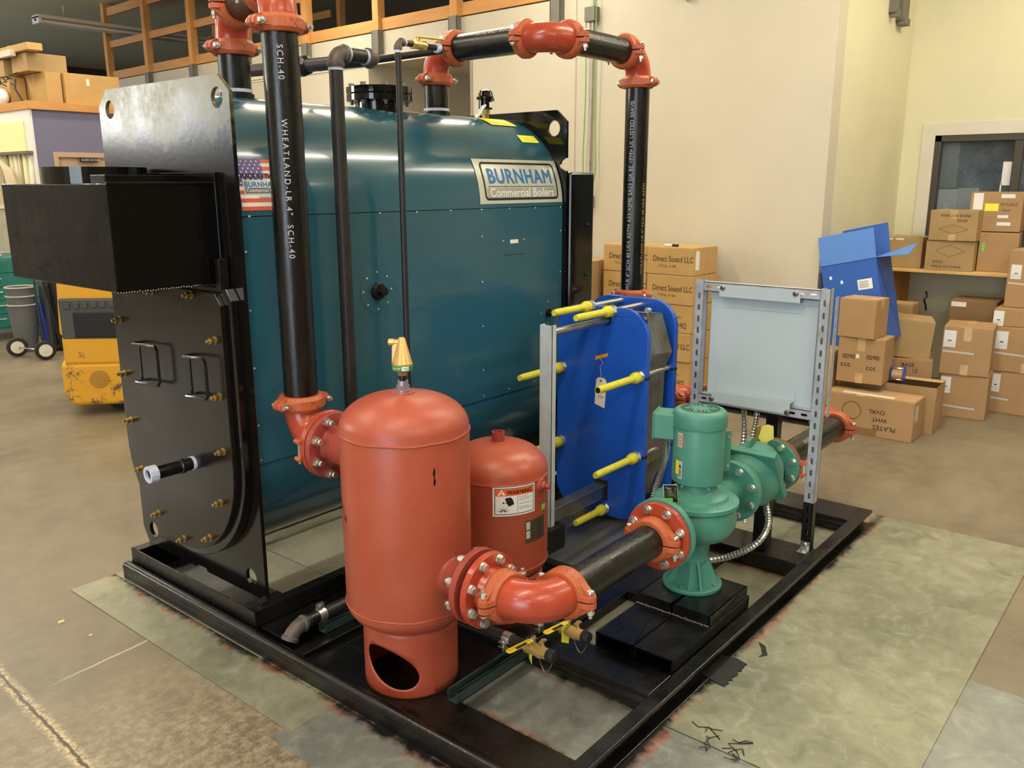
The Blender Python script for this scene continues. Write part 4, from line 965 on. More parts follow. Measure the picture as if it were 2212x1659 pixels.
poly(g, mw, [(x0+.006, .068), (x0+.034, .068), (x0+.020, .089)], .0014, 0); letter(g, mw, '!', x0+.0175, .070, .018, .04, off=.002, mi=2)
patch(g, mw, x0+.076, x0+.0775, .004, .062, 1, 1, .0012, 3)
for i in range(8):
    if i in (3, 5): continue
    patch(g, mw, x0+.083, x0+.083+.055*(.6+.4*((i*37) % 10)/10), .058-.0062*i, .0595-.0062*i, 4, 1, .0012, 3)
# steam burst and a face in profile recoiling from it
for i in range(9):
    a = R(18+18*i); L = .020 if i % 2 else .027; c0 = (x0+.026, .006)
    poly(g, mw, [(c0[0]+.006*math.cos(a-.2), c0[1]+.006*math.sin(a-.2)), (c0[0]+L*math.cos(a), c0[1]+L*math.sin(a)), (c0[0]+.006*math.cos(a+.2), c0[1]+.006*math.sin(a+.2))], .0014, 1)
poly(g, mw, [(x0+.034, .058), (x0+.052, .060), (x0+.060, .050), (x0+.064, .034), (x0+.052, .030), (x0+.050, .027), (x0+.042, .030), (x0+.040, .037), (x0+.034, .040), (x0+.037, .046), (x0+.032, .052)], .0016, 1)
poly(g, mw, [(x0+.024, .038), (x0+.030, .038), (x0+.030, .044), (x0+.024, .044)], .0014, 1)
g.build('warning_sticker', [WHITE, INK, INKO, GREY], T2)
mn = vcyl(2.22, 1.89, r2_, th2+.80, .385)
g = G(); patch(g, mn, -.045, .055, -.005, .078, 12, 1, .0015, 0)
for i in range(6): patch(g, mn, -.02, -.006, .008+.011*i, .010+.011*i, 2, 1, .0020, 1); patch(g, mn, .006, .04, .008+.011*i, .0095+.011*i, 3, 1, .0020, 1)
patch(g, mn, -.043, -.026, .012, .040, 2, 1, .002, 2); patch(g, mn, -.043, -.026, .045, .073, 2, 1, .002, 2); g.build('data_plate', [M('plate_dull', srgb(112, 100, 88), .35, .7, var=.15), INK, LBLG], T2)
g = G(); patch(g, vcyl(2.22, 1.89, r2_, th2+1.0, .49), 0, .03, -.008, .012, 4, 1, .001); g.build('green_tag', LIME, T2)
pa = th2+1.0; pd = V((math.cos(pa), math.sin(pa), 0)); pc = V((2.22, 1.89, .575))+pd*r2_
G().lathe(pc-pd*.004, pd, [(.030, 0), (.024, .010), (.015, .012), (.013, .022), (0, .022)], 24, True, False).cyl(pc+pd*.016, pc+pd*.036, .009, n=4, smooth=False).build('side_plug', TANKD, T2)

# ---------------------------------------------------------------- pump
PU = thing('pump', 'green vertical inline pump with electric motor, bolted to a black pad', 'pump', (2.67, 1.335, .158))
pc = V((2.67, PY, 0))
g = G().lathe(pc, Z_, [(0, .158), (.107, .158), (.108, .160), (.108, .171), (.105, .174), (.0, .174)], 40, True, False)
g.lathe(pc, Z_, [(.098, .172), (.056, .262), (.0, .262)], 4, False, False, a0=.35).lathe(pc, Z_, [(.050, .25), (.054, .262), (.054, .272), (.048, .276)], 28, True, True)
for i in range(4):
    a = PI/4+i*PI/2+.05; d = V((math.cos(a), math.sin(a), 0)); n_ = V((-d.y, d.x, 0))
    g.prism([(.02, .172), (.098, .172), (.054, .268), (.02, .268)], pc-n_*.004, d, Z_, n_, .008)
g.build('foot', GREEN, PU, .0015)
for i in range(4): a = i*PI/2+.05; inst(shared('foot_bolt', G().cyl((0, 0, 0), (0, 0, .006), .007, n=6, smooth=False), ZINC) if i == 0 else bpy.data.meshes['foot_bolt'], 'bolt', PU, pc+V((math.cos(a)*.088, math.sin(a)*.088, .176)), Z_)
g = G().lathe(pc, Z_, [(0, .262), (.050, .262), (.055, .280), (.058, .325), (.072, .345), (.120, .362), (.142, .392), (.148, .43), (.142, .466), (.130, .488), (0, .488)], 56, True, False)
g.lathe((2.44, PY, PZ), X_, [(.062, 0), (.055, .03), (.058, .10), (.075, .18), (.08, .22)], 36, True, False)
g.lathe((2.96, PY, PZ), -X_, [(.062, 0), (.052, .03), (.055, .08), (.075, .16), (.09, .22)], 36, True, False)
g.build('volute', GREEN, PU)
g = G().lathe(pc, Z_, [(.150, .478), (.152, .480), (.152, .494), (.148, .496), (.116, .500), (.110, .512), (.088, .522), (.072, .535), (.068, .562), (0, .562)], 56, True, False)
VC = g.build('volute_cover', GREEN, PU)
for i in range(8): a = i*PI/4+.3; inst(bpy.data.meshes['foot_bolt'], 'bolt', VC, pc+V((math.cos(a)*.134, math.sin(a)*.134, .496)), Z_, sc=.8).data.materials
flange(PU, (2.416, PY, PZ), X_, None, mat=GREEN, r=.125)
FD = flange(PU, (2.950, PY, PZ), X_, -1, mat=GREEN, r=.120, t=.024)
g = G().lathe(pc, Z_, [(0, .560), (.082, .560), (.090, .565), (.091, .572), (.091, .770), (.089, .775), (0, .775)], 56, True, False); MO = g.build('motor', GREEN, PU)
g = G().lathe(pc, Z_, [(.088, .765), (.0955, .768), (.0965, .775), (.0965, .806), (.093, .818), (.084, .826), (.074, .8285), (0, .829)], 56, True, False); FC = g.build('fan_cover', GREEN, PU)
g = G()
for j, rr in enumerate((.026, .034, .042, .050, .058, .066)):
    n_ = 6+j*6
    for i in range(n_):
        a = 2*PI*i/n_+j*.2
        if (i*6//n_ + 0) % 1 == 0 and (a*3/PI) % 1 > .12: g.box(pc+V((rr*math.cos(a), rr*math.sin(a), .8293)), (.0055, .0050, .0008), Mx.Rotation(a, 3, 'Z'))
g.build('vent_slots', BLKS, FC, kind='stuff')
g = G(); jd = V((-.30, .954, 0)); jn = V((jd.y, -jd.x, 0)); jr = Mx((jd, -jn, Z_)).transposed()
g.box(pc+jd*.118+Z_*.760, (.075, .095, .092), jr); JB = g.build('terminal_box', GREEN, PU, .004)
g = G().box(pc+jd*.156+Z_*.760, (.006, .101, .098), jr); g.build('box_lid', GREEN, PU, .002)
g = G(); bd = V((.75, -.66, 0)); bn = V((-bd.y, bd.x, 0)); br_ = Mx((bd, bn, Z_)).transposed(); g.box(pc+bd*.105+Z_*.665, (.035, .003, .150), br_); g.build('motor_bracket', GREEN, PU, .004)
for z in (.61, .72): G().cyl(pc+bd*.112+Z_*z-bn*.001, pc+bd*.112+Z_*z-bn*.006, .005, n=10).build('bracket_screw', ZINC, PU)
for a in (0.2, 1.2, -.8): q = pc+V((math.cos(th2+a), math.sin(th2+a), 0))*.091; G().cyl(q+Z_*.560, q+Z_*.560+(q-pc).normalized()*.006, .0055, n=12).build('motor_screw', GREEN, PU)
tp = math.atan2(-1.335, -2.67)
g = G(); mm = vcyl(2.67, PY, .091, tp-.86, 0)
patch(g, mm, -.004, .022, .700, .752, 4, 1, .0006, 0); patch(g, mm, .018, .022, .700, .752, 1, 1, .0009, 3)
for i in range(5): patch(g, mm, 0, .015, .708+.008*i, .710+.008*i, 2, 1, .0010, 1)
g.build('motor_label', [LBLG, INK, YPL, INKO], PU); g = G()
patch(g, mm, .004, .022, .585, .650, 4, 1, .0006, 0); patch(g, mm, -.010, .0042, .600, .650, 2, 1, .0005, 2)
for i in range(6): patch(g, mm, .008, .018, .592+.005*i, .5945+.005*i, 2, 1, .0010, 1)
poly(g, mm, [(.008, .630), (.013, .640), (.018, .630), (.013, .622)], .001, 1)
g.build('motor_label', [LBLG, INK, YPL, INKO], PU)
# tilted black data tag with a lime sticker on the cover
npx = V((-.50, -.80, 0)).normalized(); o_ = pc+V((-.136, .026, .512)); U = V((.82, -.55, -.12)).normalized(); Wv = V((.0, .10, 1)).normalized(); mt_ = flat(o_, U, Wv)
g = G(); N_ = U.cross(Wv); g.prism([(-.028, -.005), (.028, -.005), (.028, .062), (-.028, .062)], o_-N_*.003, U, Wv, N_, .0015)
poly(g, mt_, [(-.0255, -.002), (.0255, -.002), (.0255, .060), (-.0255, .060)], .0, 1); poly(g, mt_, [(-.024, .002), (.006, .002), (.006, .014), (-.024, .014)], .0006, 2)
letter(g, mt_, 'Taco', -.020, .046, .011, .02, off=.0006, mi=3)
for i in range(6): line(g, mt_, (-.022 if i % 2 else -.01, .042-.0042*i), (.004+.002*i, .042-.0042*i), .001, .0006, 3)
for i in range(8): line(g, mt_, (.013, .050-.005*i), (.021, .050-.005*i), .001, .0006, 3)
g.build('data_tag', [LBLG, INK, LIME, LBLG], PU)
G().bb(pc+V((-.135, -.002, .45)), pc+V((-.120, .025, .485))).build('tag_stem', GREEN, PU)

# ---------------------------------------------------------------- check valve
CV = thing('check_valve', 'round-bodied green valve with lifting lug between pump flange and rear pipe', 'valve', (3.24, PY, .345))
cv = V((3.165, PY, PZ+.005))
g = G().sphere(cv+V((0, 0, .01)), .125, 36, 20, (1.08, .94, 1.08)); g.lathe((2.976, PY, PZ), X_, [(.06, 0), (.058, .03), (.085, .08)], 32, True, False).lathe((3.37, PY, PZ), -X_, [(.06, 0), (.06, .03), (.10, .12)], 32, True, False)
g.build('body', GREEN, CV)
flange(CV, (2.976, PY, PZ), X_, None, mat=GREEN, r=.114, t=.02)
flange(CV, (3.352, PY, PZ), X_, -1, mat=GREEN, r=.114, t=.024)
g = G(); sl = V((.55, 0, -.835)); n_ = V((.835, 0, .55))
g.prism([(-.150, -.122), (-.150, .122), (.10, .122), (.13, .06), (.14, 0), (.13, -.06), (.10, -.122)], cv+V((-.012, 0, .0)), sl, Y_, n_, .030); g.build('bonnet_flange', GREEN, CV, .004)
g = G(); g.prism([(-.055, -.01), (-.034, .052), (-.014, .062), (.008, .052), (.065, -.01)], cv+V((-.03, .006, .115)), X_, Z_, -Y_, .013); g.build('lifting_lug', GREEN, CV, .003)
G().cyl(cv+V((.03, -.118, -.02)), cv+V((.03, -.124, -.02)), .006, n=12).build('red_mark', FLR, CV)
VT = thing('gauge_tap', 'small brass tap with yellow paper tag on top of the green valve', 'valve', (3.23, PY+.02, .56))
c = V((3.23, PY+.02, .560)); G().cyl(c+V((0, 0, -.02)), c+V((0, 0, .02)), .014, n=6, smooth=False).cyl(c+V((0, 0, .02)), c+V((0, 0, .055)), .010, n=14).bb(c+V((-.012, -.008, .05)), c+V((.012, .008, .075))).build('tap_body', BRASSY, VT, .001)
g = G(); g.prism([(-.010, .05), (.015, .055), (.045, .045), (.060, -.012), (.012, -.035), (-.018, .0)], c+V((.0, -.02, .030)), V((.85, -.5, 0)).normalized(), V((0, -.15, 1)).normalized(), V((-.5, -.85, 0)), .001); g.build('paper_tag', M('tag_pale_yellow', srgb(242, 232, 116), .7, var=.03), VT)
# ---------------------------------------------------------------- discharge pipe run
RD = thing('pipe_run', 'black discharge pipe leaving the green valve and turning behind the grey panel', 'pipe', (4.25, PY, PZ))
G().ring((3.377, PY, PZ), X_, .0575, .1145, 0, .016, 44).build('flange', VIC, RD)
for h in (-1, 1):
    G().prism([(0, .004), (.036, .008), (.040, .016), (.034, .024), (0, .024)], V((3.379, PY-.095, PZ-.014))+Z_*(h*.026), -Y_, Z_, X_, .022).build('flange_ear', VIC, RD, .002)
inst(CBOLT, 'bolt', RD, (3.390, PY-.125, PZ), Z_, sc=.9)
G().ring((3.393, PY, PZ), X_, .057, .064, 0, .012, 36).build('gasket_edge', WHITE, RD)
pipe(RD, (3.377, PY, PZ), (4.123, PY, PZ)); coupling(RD, (4.123, PY, PZ), X_, Y_)
elbow(RD, (4.25, PY, PZ), -X_, Y_); coupling(RD, (4.25, PY+.127, PZ), Y_, X_)
pipe(RD, (4.25, PY+.127, PZ), (4.25, 2.133, PZ)); coupling(RD, (4.25, 2.133, PZ), Y_, X_)
elbow(RD, (4.25, 2.26, PZ), -Y_, -X_); coupling(RD, (4.123, 2.26, PZ), X_, Y_); pipe(RD, (4.123, 2.26, PZ), (3.432, 2.26, PZ))
g = G(); mp = lambda u, v, k=0: V((3.62+u, PY-(.0572+k)*math.cos(.75+v/.0572), PZ+(.0572+k)*math.sin(.75+v/.0572)))
letter(g, mp, 'WHEAT', 0, 0, .030, 0, 1.1, off=.0005); g.build('stencil_text', INKW, RD)

# ---------------------------------------------------------------- heat exchanger
HX = thing('heat_exchanger', 'blue plate heat exchanger with yellow sleeved tie bolts standing on the skid', 'heat exchanger', (3.15, 2.07, .1))
HO = rrect(.48, .972, .125, 8, 2.075, .586)
def hxloop():
    # side slots where the tie bolts sit
    p = rrect(.48, .972, .125, 8, 2.075, .586); return p
vs, fs = plate_geo([hxloop(), circ(.022, 2.045, 1.012, 20)], .025, (3.15, 0, 0), (0, 1, 0), (0, 0, 1), (1, 0, 0), .0)
G().add(vs, fs).build('pressure_plate', BLUE, HX, .003)
for z in (.775, .417):
    for y, s in ((1.835, 1), (2.315, -1)): G().bb((3.1485, y-.001 if s > 0 else y-.045, z-.006), (3.177, y+.045 if s > 0 else y+.001, z+.006)).build('bolt_slot', INK, HX)
ro = rrect(.48, .99, .125, 8, 2.085, .592)
vs, fs = plate_geo([ro], .028, (3.405, 0, 0), (0, 1, 0), (0, 0, 1), (1, 0, 0)); G().add(vs, fs).build('frame_plate', BLUE, HX, .003)
for z in (.775, .417): G().bb((3.403, 1.843, z-.004), (3.435, 1.875, z+.004)).build('bolt_slot', INK, HX)
HB = M('plate_pack_steel', srgb(150, 150, 140), .34, .9, var=.2, vs=14)
g = G()
for i in range(24): x = 3.18+i*.0092; g.prism(rrect(.30, .86, .03, 3, 2.09, .59), (x, 0, 0), Y_, Z_, X_, .005)
g.build('plate_pack', HB, HX)
# bent steel shroud between the two frames
g = G(); rows = [(1.855, 1.060, 3.172, 3.30), (1.852, 1.045, 3.172, 3.302), (1.845, .880, 3.176, 3.385), (1.858, .78, 3.176, 3.345), (1.858, .50, 3.176, 3.335), (1.850, .36, 3.176, 3.375), (1.862, .28, 3.176, 3.30), (1.870, .20, 3.176, 3.27)]
vs = []; fs = []
for k, (y, z, xa, xb) in enumerate(rows):
    for t in range(7): f = t/6; vs.append((xa+(xb-xa)*f, y+.012*math.sin(PI*f)*(-1 if k == 2 else 1), z-(.02*f if k < 3 else -.01*f)))
for k in range(len(rows)-1):
    for t in range(6): fs.append((k*7+t, k*7+t+1, (k+1)*7+t+1, (k+1)*7+t))
g.add(vs, fs, False); g.add([(3.172, 1.855, 1.060), (3.30, 1.857, 1.045), (3.30, 2.30, 1.035), (3.172, 2.30, 1.05)], [(0, 1, 2, 3)])
o = g.build('shroud', HB, HX); s = o.modifiers.new('t', 'SOLIDIFY'); s.thickness = .0015
g = G().cyl((3.176, 1.862, 1.068), (3.20, 1.862, 1.068), .012, n=10); g.build('shroud_bolt', ZINC, HX)
# post, carrying bars
g = G(); g.bb((2.715, 2.025, .18), (2.720, 2.085, 1.045)).bb((2.715, 2.080, .18), (2.745, 2.085, 1.045)).bb((2.715, 2.025, .18), (2.745, 2.030, 1.045)); g.build('support_column', M('column_galv', srgb(206, 214, 218), .4, .2, var=.1, vs=16), HX, .004)
G().cyl((2.72, 2.045, 1.012), (3.405, 2.045, 1.012), .0165, n=20).build('carrying_bar', STEEL, HX)
G().bb((2.74, 2.035, .185), (3.405, 2.075, .250)).bb((2.74, 2.025, .244), (3.16, 2.085, .252)).build('guide_bar', STEEL, HX, .002)
G().bb((3.147, 2.022, .175), (3.153, 2.09, .268)).build('bar_slot', INK, HX)
HN = shared('tie_nut', G().cyl((0, 0, 0), (0, 0, .006), .026, n=24).cyl((0, 0, .006), (0, 0, .028), .0225, n=6, smooth=False), ZINC)
for i, (y, z, x0) in enumerate(((2.131, 1.069, 2.87), (2.018, 1.058, 2.87), (2.285, .772, 2.83), (1.868, .783, 2.82), (2.285, .414, 2.83), (1.872, .417, 2.82), (2.032, .135, 2.91))):
    y_ = y; tb = G().cyl((x0+.03, y_, z), (3.437 if i > 1 else 3.404, y_, z), .012, n=14).build('tie_bolt', ZINC, HX)
    inst(HN, 'nut', tb, (3.149, y_, z), -X_, spin=.3*i)
    k = [(.0245, 0), (.026, .012), (.024, .030), (.016, .040), (.0155, .13), (.016, 3.125-x0-.03), (.013, 3.125-x0)]
    if i in (3,): k = k[:-1]+[(.0155, 3.125-x0)]
    g = G().lathe((3.125, y_, z), -X_, k, 16, True, True); g.build('sleeve', YSLV, tb)
    if i == 3: G().cyl((x0-.001, y_, z), (x0+.02, y_, z), .012, n=14).build('bolt_end', BLKS, tb)
mf = flat((3.1490, 2.105, 0), (0, -1, 0), (0, 0, 1))
HT = thing('paper_tag', 'cream inspection tag with red eyelet wired to the blue plate', 'tag', (3.148, 2.08, .75))
g = G().prism([(.004, .625), (.058, .610), (.066, .735), (.054, .748), (.022, .750), (.010, .738)], (3.1475, 2.105, 0), -Y_, Z_, -X_, .001); g.build('card', M('manila', srgb(232, 214, 196), .7, var=.03), HT)
G().ring((3.1462, 2.105-.036, .736), -X_, .002, .006, 0, .001, 14).build('eyelet', M('eyelet_red', srgb(120, 40, 40), .5), HT)
G().sweep([(3.1455, 2.069, .738), (3.142, 2.066, .77), (3.145, 2.075, .80), (3.142, 2.058, .82), (3.145, 2.07, .835), (3.147, 2.10, .842)], .0008, 5).build('wire', WHITE, HT)
g = G(); letter(g, flat((3.1462, 2.085, .655), (0, -1, 0), (0, 0, 1)), 'YZA', 0, 0, .018); g.build('lettering', GREY, HT)
g = G().prism([(.0, .826), (.066, .850), (.070, .866), (.004, .845)], (3.1488, 2.105, 0), -Y_, Z_, -X_, .0008)
single(g, 'orange_tape', OST, 'small torn strip of orange tape on the blue plate', 'tape', (3.149, 2.07, .84))

# ---------------------------------------------------------------- control panel on a strut frame
PF = thing('strut_frame', 'slotted galvanised strut frame standing on the skid behind the pump', 'frame', (3.42, 1.42, ZT))
def slotted(L, w=.041, slots=True, sl=.028, sw=.011, pitch=.0508, start=.03):
    hl = []
    z = start
    while z < L-.02: hl.append(slot(sw, sl, 0, z)); z += pitch
    return [[(-w/2, 0), (w/2, 0), (w/2, L), (-w/2, L)]]+(hl if slots else [])
def strut_post(y, x, z0, z1, name='post'):
    g = G(); vs, fs = plate_geo(slotted(z1-z0), .0027, (x, y, z0), (0, 1, 0), (0, 0, 1), (1, 0, 0)); g.add(vs, fs)
    g.bb((x, y-.0205, z0), (x+.041, y-.0178, z1)).bb((x, y+.0178, z0), (x+.041, y+.0205, z1)).bb((x+.038, y-.0205, z0), (x+.041, y-.010, z1)).bb((x+.038, y+.010, z0), (x+.041, y+.0205, z1))
    return g.build(name, GALV, PF)
strut_post(1.735, 3.405, ZT, 1.190); strut_post(1.185, 3.405, .29, 1.190)
strut_post(1.185, 3.405, ZT, .29).data.materials[0] = BLKS
def strut_bar(y0, y1, x, z, slots=True):
    g = G(); L = y1-y0; o2 = slotted(L); vs, fs = plate_geo(o2, .0027, (x, y0, z), (0, 0, 1), (0, 1, 0), (1, 0, 0)); g.add(vs, fs)
    g.bb((x, y0, z+.0178), (x+.041, y1, z+.0205)).bb((x, y0, z-.0205), (x+.041, y1, z-.0178)); return g.build('cross_bar', GALV, PF)
strut_bar(1.2055, 1.7145, 3.410, 1.163); strut_bar(1.2055, 1.7145, 3.410, .663)
g = G(); g.bb((3.36, 1.165, ZT), (3.405, 1.205, .080)).bb((3.400, 1.165, ZT), (3.405, 1.205, .115)); g.build('foot_bracket', ZINC, PF, .001)
for p_, ax in (((3.38, 1.185, .080), Z_), ((3.400, 1.185, .100), -X_)): inst(bpy.data.meshes['foot_bolt'], 'bolt', PF, p_, ax, sc=1.3)
EN = thing('electrical_enclosure', 'light grey steel control enclosure seen from its plain back', 'enclosure', (3.45, 1.46, .91))
G().bb((3.452, 1.225, .672), (3.62, 1.70, 1.155)).build('box', PANEL, EN, .006)
G().bb((3.448, 1.225, 1.110), (3.455, 1.70, 1.135)).build('back_rib', PANEL, EN, .002)
for z0, z1, yo in ((1.075, 1.175, 0), (.655, .755, .01)):
    g = G(); y0, y1 = 1.285+yo, 1.640+yo; up = z0 > .9
    g.bb((3.402, y0, z0+(.05 if up else 0)), (3.405, y1, z1-(0 if up else .05))).bb((3.405, y0, (z0+.050) if up else (z1-.053)), (3.452, y1, (z0+.053) if up else (z1-.05)))
    g.bb((3.449, y0, z0 if up else z1-.053), (3.452, y1, z0+.053 if up else z1)); g.build('mounting_foot', PANEL, EN, .001)
    for zz in ((z0+.048, z0+.022) if up else (z0+.052, z0+.080)): G().bb((3.4495, y0-.002, zz), (3.4525, y1+.002, zz+.003)).build('foot_shadow_line', M('panel_shadow_line', srgb(140, 154, 166), .4, var=.02), EN)  # darker grey strips paint the shadow lines of the foot steps
KNB = shared('carriage_bolt', G().lathe((0, 0, 0), (0, 0, 1), [(.012, 0), (.0115, .004), (.008, .008), (0, .0095)], 18, caps=False), M('purple_zinc', srgb(160, 150, 158), .25, 1))
for y, z in ((1.625, 1.163), (1.305, 1.163), (1.650, .668), (1.305, .663)): inst(KNB, 'bolt', EN, (3.402, y, z), -X_)
vs, fs = plate_geo(slotted(.50, .034, True, .022, .009), .002, (3.473, 1.158, .655), (1, 0, 0), (0, 0, 1), (0, 1, 0)); G().add(vs, fs).build('door_edge', GALV, EN)
FCN = 'flexible metal conduits of the panel wiring'
def conduit(pts, r, label, cat='conduit'):
    g = G(); flex(g, pts, r, .013); return single(g, 'flexible_conduit', ZINC, label, cat, pts[0], FCN)
conduit([(2.645, 1.455, .715), (2.663, 1.46, .689), (2.734, 1.50, .601), (2.776, 1.54, .517), (2.788, 1.57, .431), (2.77, 1.57, .36), (2.80, 1.55, .18), (2.9, 1.45, .10)], .013, 'steel flexible conduit dropping from the motor terminal box between pump and blue exchanger')
conduit([(2.95, 1.47, .10), (3.02, 1.36, .13), (3.06, 1.26, .20), (3.12, 1.24, .27), (3.22, 1.30, .33)], .0145, 'shiny conduit sweeping from the skid up beneath the green valve')
conduit([(3.53, 1.555, .67), (3.53, 1.55, .60), (3.50, 1.53, .52), (3.47, 1.52, .42)], .013, 'left of two short conduits dropping out of the grey enclosure')
conduit([(3.53, 1.485, .67), (3.53, 1.49, .58), (3.52, 1.50, .48), (3.50, 1.50, .35), (3.48, 1.49, .10)], .013, 'right of two conduits dropping out of the grey enclosure')

# ---------------------------------------------------------------- relief and feed lines above and beside the boiler
RL = thing('pipe_run', 'two-inch black relief line with large elbows and a drop beside the boiler', 'pipe', (1.99, 2.41, .3))
PB = M('pipe_black_dull', srgb(44, 42, 40), .42, .2, var=.3, vs=12, bump=.15, bs=150)
DX, DY = 1.995, 2.415
zt = 2.035
pipe(RL, (DX, DY, zt-.035), (DX, DY, .06), .0242, PB)
def thr_elbow(run, c, d1, d2, r, ce, mat=None):
    mat = mat or CASTG; c = V(c); d1 = V(d1); d2 = V(d2)
    elbow(run, c, d1, d2, ce, r*1.12, mat, bead=False)
    g = G()
    for d in (d1, d2): g.lathe(c+d*(ce-.016), d, [(r*1.12, 0), (r*1.30, .003), (r*1.30, .015), (r*1.22, .018)], 24, True, True)
    g.build('elbow_band', mat, run)
    g = G()
    for d in (d1, d2): g.cyl(c+d*(ce+.002), c+d*(ce+.012), r*1.06, n=20)
    g.build('thread_sealant', PTAPE, run)
thr_elbow(RL, (DX, DY, zt), -Z_, X_, .0242, .045)
pipe(RL, (DX+.05, DY, zt), (DX+.135, DY, zt), .0242, PB)
thr_elbow(RL, (DX+.185, DY, zt), -X_, Y_, .0242, .045)
pipe(RL, (DX+.185, DY+.05, zt), (DX+.185, 3.20, zt+.02), .0242, PB)
g = G().lathe((DX+.185, 2.80, zt+.01), Y_, [(.027, 0), (.036, .008), (.040, .02), (.040, .045), (.034, .055), (.034, .075), (.028, .085)], 8, False, True); g.build('union', BLKS, RL)
RT = thing('pipe_run', 'thin black half-inch line with brass ball valve and a long drop', 'pipe', (2.29, 2.42, .3))
TX, TY = 2.292, 2.42; zt = 2.105
pipe(RT, (TX, TY, zt-.02), (TX, TY, .08), .0118, PB, n=16)
thr_elbow(RT, (TX, TY, zt), -Z_, X_, .0118, .026)
pipe(RT, (TX+.03, TY, zt), (TX+.075, TY, zt), .0112, PB, n=16)
G().cyl((TX+.07, TY, zt), (TX+.085, TY, zt), .018, n=6, smooth=False).cyl((TX+.085, TY, zt), (TX+.125, TY, zt), .016, n=16).cyl((TX+.12, TY, zt), (TX+.14, TY, zt), .018, n=6, smooth=False).cyl((TX+.105, TY, zt), (TX+.105, TY, zt+.03), .007, n=10).build('ball_valve', BRASS, RT)
g = G().prism([(-.01, -.010), (.03, -.011), (.105, -.012), (.115, -.006), (.115, .006), (.105, .012), (.03, .011), (-.01, .010)], (TX+.105, TY-.002, zt+.026), V((1, -.25, 0)).normalized(), V((.25, 1, 0)).normalized(), Z_, .004); g.build('valve_handle', YPL, RT, .002)
pipe(RT, (TX+.14, TY, zt), (TX+.20, TY, zt), .0112, PB, n=16)
G().lathe((TX+.195, TY, zt), X_, [(.014, 0), (.018, .004), (.018, .02), (.014, .024)], 16).build('coupling_nut', PTAPE, RT)
pipe(RT, (TX+.225, TY, zt), (TX+.225, TY, zt-.01), .0135, PB, n=16); pipe(RT, (TX+.225, TY-.012, zt-.006), (TX+.02, 2.90, zt-.05), .0135, PB, n=16)

# ---------------------------------------------------------------- low piping on the skid
DR = thing('pipe_run', 'black drain pipe with grey elbow bent over the left skid lip', 'pipe', (1.60, 2.28, .10))
dy, dz = 2.30, .098
pipe(DR, (1.63, dy, dz), (1.98, dy, dz), .0235, PB); G().cyl((1.665, dy, dz), (1.70, dy, dz), .0242, n=20).build('pipe_end', PIPE, DR)
elbow(DR, (1.60, dy, dz), X_, V((-.50, 0, -.866)), .045, .0265, CASTG, bead=False)
G().lathe((1.632, dy, dz), X_, [(.0265, 0), (.0305, .003), (.0305, .013), (.0285, .016)], 24).lathe(V((1.60, dy, dz))+V((-.50, 0, -.866))*.030, V((-.50, 0, -.866)), [(.0265, 0), (.0305, .003), (.0305, .015)], 24).build('elbow_band', CASTG, DR)
def clamp(run, c, ax, r, w=.03):
    c = V(c); a, u, w_ = orth(ax); g = G().ring(c-a*w/2, ax, r, r+.0025, 0, w, 28); g.bb(c+V((-w*.5, -.006, r)), c+V((w*.5, -.003, r+.022))); g.bb(c+V((-w*.5, .003, r)), c+V((w*.5, .006, r+.022)))
    p = g.build('clamp', ZINC, run); q = c+V((0, -.006, r+.013)); inst(bpy.data.meshes['foot_bolt'], 'bolt', p, q, V((0, -1, 0)), sc=1.2); return p
clamp(DR, (1.715, dy, dz), X_, .024)
G().cyl((1.96, dy, dz), (1.98, dy, dz), .0245, n=20).build('thread_sealant', PTAPE, DR)
